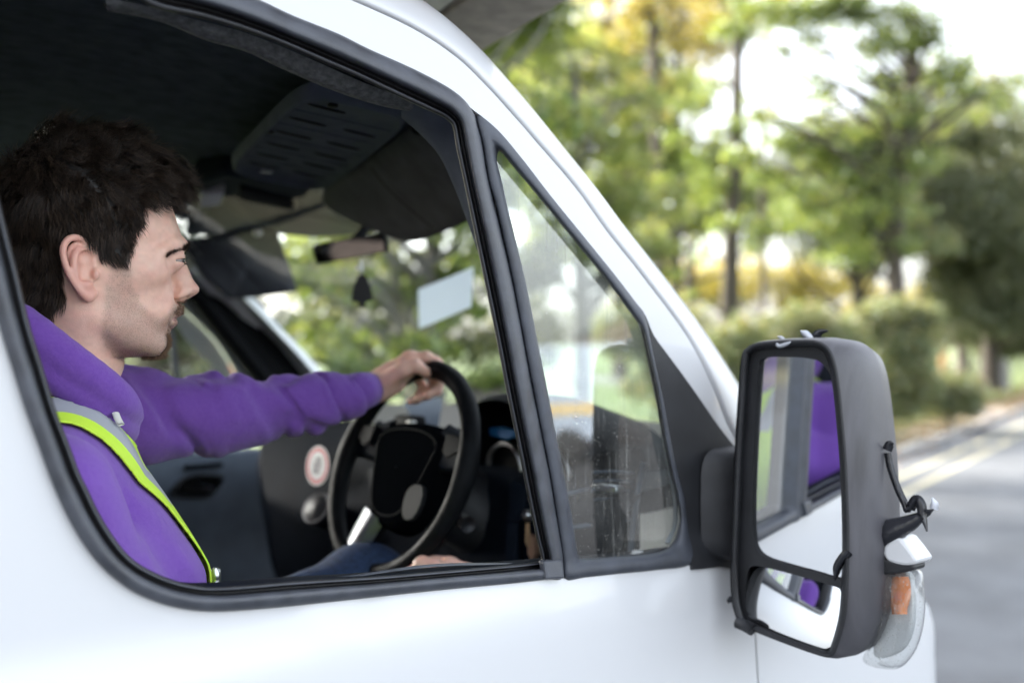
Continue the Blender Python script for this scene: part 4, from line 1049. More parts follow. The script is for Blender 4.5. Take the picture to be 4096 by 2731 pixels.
# far pavement on the right of the road
mb = MB(); mb.grid([[RP(a, n, z) for n, z in ((-5.6, -.02), (-5.6, .10), (-60, .10), (-60, -.02))] for a in (-80, 160)]); tag(mb.build('pavement', TARM, smooth=False), kind='structure')

# ---- foliage
def leaf_mat(name, cols, trans=.45):
    m = bpy.data.materials.new(name); m.use_nodes = True; t = m.node_tree; t.nodes.clear()
    out = t.nodes.new('ShaderNodeOutputMaterial'); ge = t.nodes.new('ShaderNodeNewGeometry')
    cr = t.nodes.new('ShaderNodeValToRGB'); el = cr.color_ramp.elements
    cr.color_ramp.interpolation = 'LINEAR'
    for i, c in enumerate(cols):
        p = i / (len(cols) - 1)
        if i == 0: el[0].position = 0; el[0].color = (*c, 1)
        elif i == len(cols) - 1: el[-1].position = 1; el[-1].color = (*c, 1)
        else: e = el.new(p); e.color = (*c, 1)
    t.links.new(ge.outputs['Random Per Island'], cr.inputs[0])
    df = t.nodes.new('ShaderNodeBsdfDiffuse'); tl = t.nodes.new('ShaderNodeBsdfTranslucent')
    hs_ = t.nodes.new('ShaderNodeMix'); hs_.data_type = 'RGBA'; hs_.blend_type = 'MULTIPLY'; hs_.inputs[0].default_value = 1; hs_.inputs[7].default_value = (1.65, 1.4, .75, 1)
    t.links.new(cr.outputs[0], df.inputs[0]); t.links.new(cr.outputs[0], hs_.inputs[6]); t.links.new(hs_.outputs[2], tl.inputs[0])
    gl = t.nodes.new('ShaderNodeBsdfGlossy'); gl.inputs['Roughness'].default_value = .38; gl.inputs[0].default_value = (.8, .85, .9, 1)
    mx = t.nodes.new('ShaderNodeMixShader'); mx.inputs[0].default_value = trans
    t.links.new(df.outputs[0], mx.inputs[1]); t.links.new(tl.outputs[0], mx.inputs[2])
    m2 = t.nodes.new('ShaderNodeMixShader'); m2.inputs[0].default_value = .055
    t.links.new(mx.outputs[0], m2.inputs[1]); t.links.new(gl.outputs[0], m2.inputs[2]); t.links.new(m2.outputs[0], out.inputs[0])
    return m
def leaves_mesh(name, cen, L, aspect=.6, up_bias=.25, seed=0):
    """one folded rhombic leaf (2 triangles) at every centre"""
    r = np.random.default_rng(seed); n = len(cen)
    d = r.normal(size=(n, 3)); d[:, 2] -= up_bias; d /= np.linalg.norm(d, axis=1, keepdims=True)
    q = r.normal(size=(n, 3)); s_ = np.cross(d, q); s_ /= np.linalg.norm(s_, axis=1, keepdims=True)
    nn = np.cross(d, s_); Ls = L * r.uniform(.65, 1.35, (n, 1))
    a = cen - d * Ls * .5; b = cen + s_ * Ls * aspect * .5 + nn * Ls * .08; c = cen + d * Ls * .5; e = cen - s_ * Ls * aspect * .5 + nn * Ls * .08
    v = np.stack([a, b, c, e], 1).reshape(-1, 3)
    i = np.arange(n) * 4
    tri = np.stack([np.stack([i, i + 1, i + 2], 1), np.stack([i, i + 2, i + 3], 1)], 1).reshape(-1, 3)
    me = bpy.data.meshes.new(name); me.vertices.add(len(v)); me.vertices.foreach_set('co', v.ravel())
    me.loops.add(tri.size); me.loops.foreach_set('vertex_index', tri.ravel().astype(np.int32))
    me.polygons.add(len(tri)); me.polygons.foreach_set('loop_start', np.arange(0, tri.size, 3, dtype=np.int32)); me.polygons.foreach_set('loop_total', np.full(len(tri), 3, np.int32))
    me.update(calc_edges=True); return me
BARK = mat('dark grey bark', (.060, .050, .042), rough=.95, noise=.4, nscale=4, aniso=(3, 3, .5), bump=1.0, bscale=20)
BARK2 = mat('grey smooth bark', (.17, .16, .15), rough=.9, noise=.3, nscale=3, aniso=(3, 3, .6))
LM = {
 'mid': leaf_mat('mid green leaves', [(.075, .125, .030), (.130, .205, .052), (.185, .255, .080), (.25, .28, .11)], .52),
 'light': leaf_mat('light green leaves', [(.16, .235, .065), (.24, .325, .105), (.31, .375, .15), (.37, .39, .20)], .52),
 'yellow': leaf_mat('sun tinted leaves', [(.13, .15, .04), (.22, .20, .05), (.30, .25, .06), (.16, .18, .06)], .6),  # warm sunlight on the far foliage is put into this leaf colour
 'dark': leaf_mat('dark evergreen leaves', [(.055, .078, .034), (.090, .118, .054), (.13, .15, .08), (.16, .17, .105)], .35),
 'grey': leaf_mat('grey green shrub leaves', [(.085, .130, .055), (.135, .190, .090), (.185, .235, .125), (.24, .205, .11), (.155, .20, .08)], .4),
}
def clump_points(c, r, n, seed, shell=.5):
    q = np.random.default_rng(seed)
    d = q.normal(size=(n, 3)); d /= np.linalg.norm(d, axis=1, keepdims=True)
    rad = q.random((n, 1)) ** (1 / 3.0) * (1 - shell) + shell * q.random((n, 1)) ** .5
    p = d * rad
    # break the ball into twigs: pull points towards random sub-centres
    k = max(4, n // 45); sc = q.normal(size=(k, 3)); sc /= np.linalg.norm(sc, axis=1, keepdims=True); sc *= q.random((k, 1)) ** .4
    idx = q.integers(0, k, n); p = sc[idx] * .62 + (p - 0) * .52 + q.normal(size=(n, 3)) * .05
    return np.asarray(c) + p * np.asarray(r)
def make_tree(name, label, cat, trunk, rad, clumps, L, lm, bark, group, seed, dens=1.0, limbs=True):
    """trunk: list of world points; clumps: (u, v, ru, rv, depth t, weight)"""
    base = np.array(trunk[0], float)
    root = thing(name, tuple(base), label, cat, group)
    tr = catmull(trunk, 5); mb = MB(); rr = np.linspace(1, .45, len(tr)) * rad; rr[0] *= 1.5; rr[1] *= 1.2
    mb.tube(tr, rr, 10)
    q = np.random.default_rng(seed); pts = []
    for i, (u, v, ru, rv, t, wgt) in enumerate(clumps):
        c = P(u, v, t); r_ = np.array([1, 1, 1.0])
        rx, rz = ru * t / FPX, rv * t / FPX; rd = (rx + rz) * .5
        n = int(wgt * dens * 2.1 * math.pi * rx * rz / (L * L * .30)); n = max(30, min(n, 7000))
        loc = clump_points((0, 0, 0), (1, 1, 1), n, seed * 100 + i)
        pts.append(c + loc[:, :1] * RT * rx + loc[:, 1:2] * FW * rd + loc[:, 2:] * UP * rz)
        if limbs:
            j = int(np.argmin(np.linalg.norm(tr - (c - UP * np.linalg.norm(c[:2] - base[:2]) * .6), axis=1)))
            s0 = tr[j]; mid = (s0 + c) / 2 + q.normal(size=3) * .12 * np.linalg.norm(c - s0) + UP * .08 * np.linalg.norm(c - s0)
            path = catmull([s0, mid, c], 5); rl = np.linspace(min(rr[j] * .5, .09), .012, len(path)); mb.tube(path, rl, 6)
            for _ in range(3):
                e = c + RT * q.normal() * rx * .6 + UP * q.normal() * rz * .6 + FW * q.normal() * rd * .6
                mb.tube([path[7], (path[7] + e) / 2 + q.normal(size=3) * .05, e], [.014, .010, .004], 5)
    mb.build('trunk', bark, root)
    me = leaves_mesh('crown', np.vstack(pts) - base, L * .92, seed=seed)
    finish('crown', me, LM[lm], root, smooth=False, base=base)
    return root
def base_pt(u, t):
    p = P(u, 1365.5, t); a_, n_ = np.dot(p, RE), np.dot(p, RN); p[2] = verge_z(a_, n_) - .05; return p
def trunk_pts(u0, t, vs, us):
    return [base_pt(u0, t)] + [P(u, v, t) for u, v in zip(us, vs)]
GT = 'trees standing behind the verge'
q_ = np.random.default_rng(3)
def scatter(u0, u1, v0, v1, n, r, t, wgt, seed, dt=1.5):
    g = np.random.default_rng(seed); out = []
    for _ in range(n):
        k = g.uniform(.7, 1.35); out.append((g.uniform(u0, u1), g.uniform(v0, v1), r * k * g.uniform(.9, 1.4), r * k * g.uniform(.65, 1.0), t + g.uniform(-dt, dt), wgt * g.uniform(.6, 1.25)))
    return out
# tall tree, leaves tinted as sunlit, twin of dark trunks at the top centre
make_tree('tall_tree', 'tall tree with leaves coloured sunlit yellow and a dark trunk above the middle of the windscreen pillar', 'tree', trunk_pts(2640, 27, [900, 500, 100, -400, -900], [2635, 2622, 2610, 2600, 2590]), .20,
  [(2560,60,150,110,27,.55),(2680,-60,170,120,26,.6),(2480,170,110,90,28,.5),(2720,190,120,80,27,.5),(2600,330,130,80,28,.4),(2800,60,120,90,28,.45),(2530,-200,260,140,27,.8),(2750,-260,260,150,26,.8),(2400,-60,140,110,28,.6),(2650,-500,380,200,27,.9),(2640,430,90,60,27,.3)] , .15, 'yellow', BARK, GT, 11)
make_tree('tall_tree', 'tall dark trunked tree with a gap of sky to the right of its trunk', 'tree', trunk_pts(2925, 23, [1000, 520, 250, -100, -700], [2925, 2945, 2950, 2958, 2975]), .21,
  [(2960,140,110,80,23,.5),(2840,330,120,80,23.5,.45),(3060,90,120,60,23,.5),(2880,520,110,70,23,.4),(2760,420,120,70,23,.35),(2820,640,140,80,23,.6),(2980,560,90,60,23,.45),(2700,560,90,60,23,.3),(2900,-120,240,130,23,.8),(3120,-160,240,120,22,.8),(2950,-450,400,200,23,.9),(2860,760,150,90,23,.7),(3000,700,130,80,23.5,.7)], .13, 'mid', BARK, GT, 12)
# overhanging limb from a tree at the right edge
make_tree('broad_tree', 'broad green tree whose upper limb arches over the gap of sky at the top right', 'tree', trunk_pts(3590, 19, [1180, 1000, 700, 400, 120], [3585, 3580, 3600, 3640, 3660]), .19,
  [(3180,60,170,90,18.5,.9),(3420,50,210,100,18.5,1.1),(3640,70,190,110,18.5,1.0),(3560,180,160,70,18.7,.9),(3050,30,170,80,18.6,.9),(2920,120,120,70,19,.7),(3300,30,190,90,18.6,1.0),(3700,170,150,80,18.7,.9),(3540,300,110,50,18.8,.6),(3150,200,90,40,18.8,.45),(3560,500,150,70,19,.8),(3380,590,150,60,19,.8),(3140,560,130,70,19.4,.8),(3010,470,110,60,19.6,.65),(2960,640,120,70,19.6,.8),(3080,690,120,60,19.6,.8),(3250,140,110,60,18.5,.55),(3760,280,180,110,19,.85),(3640,430,210,90,19,.8),(3860,360,110,90,19,.6),(3450,560,200,70,19,.8),(3300,520,160,60,19.5,.6),(3640,620,220,110,19,.9),(3420,700,180,100,19,.9),(3250,650,150,90,19.3,.85),(3180,820,160,110,19.5,.95),(3380,860,190,110,19,1.0),(3560,820,190,120,19,.95),(3480,1000,170,90,19,.7),(3330,1010,140,70,19.3,.55),(3620,1000,130,90,19,.7),(3500,-180,420,150,18.5,1.0)] + scatter(2980, 3560, 170, 520, 16, 85, 19, .22, 93, .6) + scatter(3700, 4050, 180, 480, 8, 90, 19.5, .3, 94, .6), .115, 'mid', BARK, GT, 13)
make_tree('dark_tree', 'dark evergreen mass of a tree above the lawn at the right edge', 'tree', trunk_pts(3960, 30, [1200, 900, 600], [3960, 3970, 3975]), .25,
  scatter(3720, 4300, 620, 1000, 13, 190, 28, 1.25, 41, 1.5) + scatter(3760, 4350, 950, 1280, 12, 170, 29, 1.35, 42, 1.5) + [(3900,560,170,80,28,.7),(4080,520,150,100,28,.7),(3800,690,150,90,27,.9),(4150,700,200,150,28,1.1)], .13, 'dark', BARK, GT, 14, 1.9)
make_tree('light_tree', 'fresh light green tree close behind the windscreen pillar', 'tree', trunk_pts(2330, 13, [1300, 1000, 700, 300], [2330, 2320, 2310, 2300]), .13,
  [(1980,330,90,80,13,.35),(2130,420,110,90,13,.5),(2250,520,120,100,13,.7),(2100,560,100,80,13,.6),(2330,640,140,90,13,.85),(2200,700,140,110,13,.95),(2420,760,150,100,13,1.0),(2320,840,150,110,13,1.0),(2480,900,170,100,13,1.0),(2580,800,130,90,13,.8),(2620,980,150,90,13,.9),(2500,1040,150,90,13,.9),(2660,1100,120,70,13.3,.6),(2280,400,80,60,13,.3),(2420,560,100,70,13,.5),(2060,250,120,60,13,.3),(2200,200,140,70,13,.3),(2580,640,120,70,13.2,.55),(2740,880,80,70,13.3,.5),(2200,930,150,120,13,.9),(2350,1020,140,110,13,.9)] + scatter(2050, 2650, 380, 1050, 22, 110, 13.5, .8, 91, .8), .11, 'light', BARK2, GT, 15)
make_tree('thin_tree', 'slim tree with two thin trunks in front of the bright field', 'tree', trunk_pts(3060, 25, [1150, 950, 700, 300], [3055, 3050, 3050, 3060]), .09,
  [(3080,900,130,80,25,.6),(2960,880,110,70,25,.5),(3150,760,140,90,25,.7),(3020,1000,90,50,25,.35),(3120,480,140,70,25,.5),(3250,400,100,50,25,.35)], .13, 'mid', BARK, GT, 16)
make_tree('thin_tree', 'slim bare stemmed tree just left of the grey shrubs', 'tree', trunk_pts(2905, 21, [1200, 1080, 950], [2905, 2908, 2912]), .13,
  [(2800,1000,90,60,21,.4),(2900,900,110,70,21,.7),(2760,1180,60,40,21,.3)], .12, 'mid', BARK, GT, 17)
# hazy canopy farther back, closes the wood
make_tree('backdrop_tree', 'loose tree tinted sunlit yellow green farther back between the tall trunks', 'tree', trunk_pts(2760, 42, [1000, 600, 200], [2760, 2765, 2770]), .25,
  scatter(2300, 3150, -250, 420, 18, 140, 42, .40, 51, 4), .20, 'yellow', BARK, GT, 18)
make_tree('backdrop_tree', 'loose pale tree farther back at the top right corner', 'tree', trunk_pts(3850, 44, [1000, 600, 300], [3850, 3850, 3860]), .25,
  scatter(3450, 4200, 380, 800, 20, 130, 43, .45, 52, 4) + [(3950,210,90,50,42,.25),(4080,330,100,60,42,.3)], .20, 'mid', BARK, GT, 19)
make_tree('backdrop_tree', 'low tree line tinted sunlit yellow glimpsed between the trunks', 'tree', trunk_pts(3150, 60, [1250, 1150], [3150, 3150]), .2,
  scatter(2550, 3700, 1100, 1230, 22, 120, 60, .75, 53, 4), .28, 'yellow', BARK, GT, 20)
make_tree('leafy_tree', 'full pale green tree whose crown fills the middle distance right of the windscreen pillar', 'tree', trunk_pts(2700, 31, [1150, 900, 600, 200], [2700, 2705, 2705, 2710]), .22,
  scatter(2000, 2750, 250, 720, 36, 120, 31, .85, 81, 2) + scatter(2350, 3050, 600, 960, 34, 110, 31, 1.0, 82, 2) + scatter(2000, 2800, -50, 320, 18, 120, 32, .5, 83, 2), .15, 'light', BARK, GT, 25)
make_tree('leafy_tree', 'full grey green tree standing over the shrubs right of the slim trunks', 'tree', trunk_pts(3430, 29, [1150, 900, 700], [3430, 3425, 3420]), .2,
  scatter(3050, 3800, 540, 820, 22, 120, 29, .9, 84, 2) + scatter(3000, 3750, 760, 1020, 22, 110, 28, 1.0, 85, 2) + scatter(3550, 4100, 300, 620, 16, 120, 30, .6, 86, 2), .15, 'grey', BARK, GT, 26)
make_tree('leafy_tree', 'tree tinted sunlit gold far back between the two tall trunks', 'tree', trunk_pts(2480, 36, [900, 500, 200], [2480, 2480, 2480]), .22,
  scatter(2350, 3000, -150, 260, 22, 120, 36, .6, 87, 2.5), .17, 'yellow', BARK, GT, 27)
# trees beyond the windscreen and the far window
make_tree('roadside_tree', 'leafy tree with a straight grey trunk seen through the windscreen, with unseen crown clumps added for shade', 'tree', trunk_pts(1745, 11, [1500, 1200, 900, 500], [1745, 1740, 1735, 1730]), .15,
  scatter(1080, 2100, 820, 1160, 20, 120, 10.5, .8, 61, 1.2) + scatter(1100, 2000, 1150, 1420, 14, 100, 10, .6, 62, 1) + scatter(1000, 2200, 300, 820, 16, 190, 11, .9, 66, 1.5) + scatter(300, 2300, -900, -150, 26, 330, 12, 1.3, 67, 2) + scatter(700, 2200, -700, 200, 26, 300, 15, 1.4, 68, 2), .12, 'mid', BARK2, GT, 21)  # clumps hidden behind the van roof are added to shade the road
make_tree('roadside_tree', 'dark leafy tree with a thin brown stem beside the steering wheel in the windscreen', 'tree', trunk_pts(1640, 14, [1480, 1250, 1000], [1640, 1640, 1642]), .09,
  scatter(1150, 2150, 950, 1450, 26, 140, 14, 1.15, 63, 1.2), .12, 'dark', BARK, GT, 22)
make_tree('roadside_tree', 'dark leafy tree seen through the passenger side window, with added off-frame clumps shading the cab', 'tree', trunk_pts(620, 8.5, [1480, 1300, 1100], [612, 610, 610]), .11,
  scatter(150, 1150, 950, 1550, 26, 150, 8.5, 1.1, 64, .8) + scatter(0, 1200, 500, 1000, 12, 220, 9, 1.0, 65, 1.0) + scatter(-600, 800, -600, 500, 18, 330, 10, 1.4, 69, 2) + scatter(-4200, -2000, -2600, -1000, 16, 900, 5.6, 1.7, 70, .8) + scatter(-2200, -600, -1900, -300, 18, 560, 7.5, 1.6, 75, 1), .11, 'dark', BARK, GT, 23)  # off-frame clumps are added, unseen, to keep direct sun out of the cab
# shrubs along the verge
GB = 'shrubs along the verge'
def shrub(label, u, t, clumps, seed, lm='grey', L=.085):
    make_tree('shrub', label, 'shrub', [base_pt(u, t), base_pt(u, t) + UP * .5, base_pt(u, t) + UP * .9], .04, clumps, L, lm, BARK, GB, seed, 2.0)
shrub('grey green shrub half hidden behind the windscreen pillar', 2880, 15.5, [(2860,1430,150,140,15.5,1),(2960,1340,140,110,15.5,1),(2780,1520,120,110,15.5,1),(3000,1520,160,150,15.5,1.1),(2900,1620,190,120,15.5,1.1)], 31)
shrub('grey green shrub directly above the wing mirror', 3200, 16.5, [(3120,1330,140,110,16.5,1),(3250,1290,150,110,16.5,1),(3350,1380,150,130,16.5,1),(3200,1450,180,130,16.5,1.1),(3300,1560,190,140,16.5,1.1)], 32)
shrub('tallest grey green shrub with yellow flecks right of the wing mirror', 3560, 17.5, [(3460,1280,120,100,17.5,1),(3580,1240,130,90,17.5,1),(3680,1270,110,90,17.5,.9),(3540,1380,160,120,17.5,1.1),(3660,1400,140,110,17.5,1),(3500,1500,170,130,17.5,1.1),(3640,1530,160,120,17.5,1.1),(3560,1620,200,80,17.5,1.1)], 33)
shrub('low rounded shrub at the end of the row by the path', 3800, 18.2, [(3760,1540,120,90,18.2,1.1),(3850,1560,100,90,18.2,1.1),(3880,1620,80,60,18.2,1),(3780,1630,140,60,18.2,1.1),(3720,1600,120,70,18.2,1)], 34)
shrub('dense dark shrub at the back of the lawn', 3900, 33, scatter(3720, 4250, 1230, 1370, 14, 110, 33, 1.4, 71, .8), 35, 'dark', .11)
shrub('shrub filling the gap below the light green tree', 2620, 17, scatter(2450, 2850, 1250, 1560, 14, 120, 17, 1.0, 72, .8), 36, 'grey')
shrub('dark hedge shrub low beyond the windscreen', 1500, 8, scatter(1050, 2150, 1430, 1600, 14, 100, 8.5, 1.1, 73, .6), 37, 'mid', .08)
# wooden post and grey stone bollard on the lawn
POST = mat('weathered orange brown timber', (.34, .20, .09), rough=.85, noise=.25, nscale=6, aniso=(4, 4, .6))
pb = base_pt(3775, 21); pt = P(3775, 1395, 21)
mb = MB(); mb.tube([pb, (pb + pt) / 2, pt - UP * .03, pt], [.085, .085, .082, .060], 12); tag(mb.build('wooden_post', POST), 'short orange brown timber post standing behind the shrubs', 'post')
mb = MB(); sb_ = base_pt(4008, 30); hh = P(4008, 1432, 30)[2] - sb_[2]
mb.lathe([(.22, 0), (.22, hh * .7), (.20, hh * .85), (.13, hh * .96), (.0, hh)], sb_, (0, 0, 1), 16); tag(mb.build('stone_bollard', mat('grey stone', (.28, .27, .27), rough=.9, noise=.2, nscale=5)), 'rounded grey stone bollard on the lawn near the right edge', 'bollard')
# grass blades and fallen leaves
g = np.random.default_rng(5); n = 26000
aa = g.uniform(8, 60, n); nn_ = 3.6 + g.random(n) ** 1.6 * 20
pts = np.array([RP(a, b, verge_z(a, b) + .03) for a, b in zip(aa, nn_)])
me = leaves_mesh('grass', pts, .10, .25, -2.0, 9); tag(finish('grass', me, leaf_mat('grass blades', [(.05, .085, .02), (.09, .13, .035), (.14, .15, .06)], .3), smooth=False), kind='stuff')
n = 4000; aa = g.uniform(4, 45, n); nn_ = np.where(g.random(n) < .8, g.normal(3.5, .55, n), g.uniform(2.3, 8, n)); nn_ = np.maximum(nn_, 2.35 + g.random(n) * .5)
pts = np.array([RP(a, b, (verge_z(a, b) if b > 2.93 else (.09 if b > 2.8 else 0)) + .012) for a, b in zip(aa, nn_)])
me = leaves_mesh('fallen_leaves', pts, .075, .7, 0, 8); tag(finish('fallen_leaves', me, leaf_mat('fallen leaves', [(.16, .09, .045), (.26, .15, .07), (.30, .20, .11), (.20, .14, .10)], .2), smooth=False), kind='stuff')
# ---- behind the camera: what the panes and paint mirror
BRICK = mat('brown brick wall', (.20, .15, .12), rough=.9, noise=.25, nscale=3); SLATE = mat('slate roof', (.09, .09, .10), rough=.8, noise=.2, nscale=6)
WINM = mat('dark window pane', (.05, .06, .07), rough=.1); WFR = mat('white window frame', (.75, .75, .74), rough=.5)
def house(name, label, cen, yaw, sx, sy, h, rh):
    c = np.array([*cen, 0.0]); root = thing(name, tuple(c), label, 'house'); rm = rotm((0, 0, 1), yaw)
    def X(p): return c + rm @ np.array(p, float)
    mb = MB(); v = [X((x, y, z)) for x in (-sx, sx) for y in (-sy, sy) for z in (-.1, h)]
    mb.add(v, [(0, 1, 3, 2), (4, 6, 7, 5), (0, 4, 5, 1), (2, 3, 7, 6)]); mb.add([X((-sx, -sy, h)), X((-sx, sy, h)), X((-sx, 0, h + rh)), X((sx, -sy, h)), X((sx, sy, h)), X((sx, 0, h + rh))], [(0, 1, 2), (3, 5, 4)]); mb.build('wall', BRICK, root, smooth=False)
    mb = MB(); o = .35
    for s_ in (-1, 1): mb.prism([X((-sx - o, s_ * (sy + o), h - .15)), X((sx + o, s_ * (sy + o), h - .15)), X((sx + o, 0, h + rh + .05)), X((-sx - o, 0, h + rh + .05))], (0, 0, .12))
    rf = mb.build('roof', SLATE, root, smooth=False)
    for cx in (-sx * .7, sx * .7):
        mb = MB(); mb.box(X((cx, 0, h + rh + .5)), (.8, .8, 2.0), rm); mb.box(X((cx - .18, 0, h + rh + 1.7)), (.24, .24, .5), rm); mb.box(X((cx + .18, 0, h + rh + 1.7)), (.24, .24, .5), rm); mb.build('chimney', BRICK, rf, smooth=False)
    for zf in (1.4, 4.1):
        if zf > h - 1: continue
        for k in range(int(sx)):
            x = -sx + 1.0 + k * 2.0
            if x > sx - .8: continue
            for s_ in (-1, 1):
                mb = MB(); mb.box(X((x, s_ * (sy + .015), zf)), (1.0, .05, 1.3), rm); w_ = mb.build('window', WFR, root, smooth=False)
                mb = MB(); mb.box(X((x - .23, s_ * (sy + .03), zf)), (.4, .05, 1.14), rm); mb.box(X((x + .23, s_ * (sy + .03), zf)), (.4, .05, 1.14), rm); mb.build('pane', WINM, w_, smooth=False)
    return root
house('brick_house', 'brown brick house with tall chimneys mirrored in the wing mirror', (-19, -17), R(20), 6, 4, 5.4, 2.6)
house('brick_house', 'low brown brick house mirrored in the quarter window', (44, -36), R(-20), 9, 4.5, 3.0, 2.0)
# pale blue van with a yellow stripe parked across the road
pv = np.array([14.0, -12.2, 0.10]); rm = rotm((0, 0, 1), R(40))
pk = thing('parked_van', tuple(pv), 'pale blue van with a yellow stripe mirrored in the quarter window', 'van')
def X(p): return pv + rm @ np.array(p, float)
pf = [(-2.5, .45), (-2.55, 1.2), (-2.45, 2.05), (-2.2, 2.2), (1.0, 2.2), (1.5, 1.9), (1.95, 1.3), (2.5, 1.1), (2.65, .8), (2.62, .45)]
mb = MB(); mb.prism([X((x, -.9, z)) for x, z in pf], rm @ np.array([0, 1.8, 0])); mb.build('body', mat('pale blue paint', (.42, .52, .66), rough=.3), pk, smooth=False, bevel=.06)
for s_ in (-1, 1):
    mb = MB(); mb.box(X((0, s_ * .905, 1.02)), (5.0, .02, .16), rm); mb.build('stripe', mat('yellow stripe', (.8, .6, .2), rough=.4), pk, smooth=False)
    mb = MB(); mb.prism([X((x, s_ * .91, z)) for x, z in ((.3, 1.35), (.3, 1.95), (1.0, 1.95), (1.4, 1.75), (1.75, 1.35))], rm @ np.array([0, s_ * .01, 0])); mb.build('side_window', WINM, pk, smooth=False)
    for x in (-1.6, 1.7):
        mb = MB(); mb.lathe([(0, .0), (.2, .0), (.32, .02), (.34, .06), (.34, .2)], X((x, s_ * .95, .34)), tuple(rm @ np.array([0, -s_, 0])), 20); mb.build('wheel', TYRE, pk)
# ================================================================== the driver
# --- implicit surface toolkit (numpy): smooth unions of capsules and ellipsoids, polygonised by surface nets
def surface_nets(f, org, h):
    nx, ny, nz = f.shape
    ins = f < 0
    c = np.zeros((nx - 1, ny - 1, nz - 1), np.int8)
    for dx in (0, 1):
        for dy in (0, 1):
            for dz in (0, 1):
                c += ins[dx:nx - 1 + dx, dy:ny - 1 + dy, dz:nz - 1 + dz]
    cell = np.argwhere((c > 0) & (c < 8))
    idx = -np.ones(c.shape, np.int64); idx[cell[:, 0], cell[:, 1], cell[:, 2]] = np.arange(len(cell))
    acc = np.zeros((len(cell), 3)); cnt = np.zeros(len(cell))
    corners = [(0,0,0),(1,0,0),(0,1,0),(1,1,0),(0,0,1),(1,0,1),(0,1,1),(1,1,1)]
    for i in range(8):
        for j in range(i + 1, 8):
            a, b = np.array(corners[i]), np.array(corners[j])
            if np.abs(a - b).sum() != 1: continue
            fa = f[tuple((cell + a).T)]; fb = f[tuple((cell + b).T)]
            m = (fa < 0) != (fb < 0)
            t = np.where(m, fa / (fa - fb + 1e-20), 0)
            acc += np.where(m[:, None], a + t[:, None] * (b - a), 0); cnt += m
    V = org + h * (cell + acc / np.maximum(cnt, 1)[:, None])
    quads = []
    for ax in range(3):
        sl0 = [slice(None)] * 3; sl1 = [slice(None)] * 3; sl0[ax] = slice(0, -1); sl1[ax] = slice(1, None)
        A, B = ins[tuple(sl0)], ins[tuple(sl1)]
        e = np.argwhere(A != B); o1, o2 = [(1, 2), (2, 0), (0, 1)][ax]
        ok = (e[:, o1] > 0) & (e[:, o2] > 0) & (e[:, o1] < f.shape[o1] - 1) & (e[:, o2] < f.shape[o2] - 1)
        e = e[ok]; u = np.zeros(3, int); u[o1] = 1; v = np.zeros(3, int); v[o2] = 1
        q = np.stack([idx[tuple((e - u - v).T)], idx[tuple((e - v).T)], idx[tuple(e.T)], idx[tuple((e - u).T)]], 1)
        fl = A[tuple(e.T)]
        q = np.where(fl[:, None], q, q[:, ::-1]); quads.append(q)
    return V, np.vstack(quads)
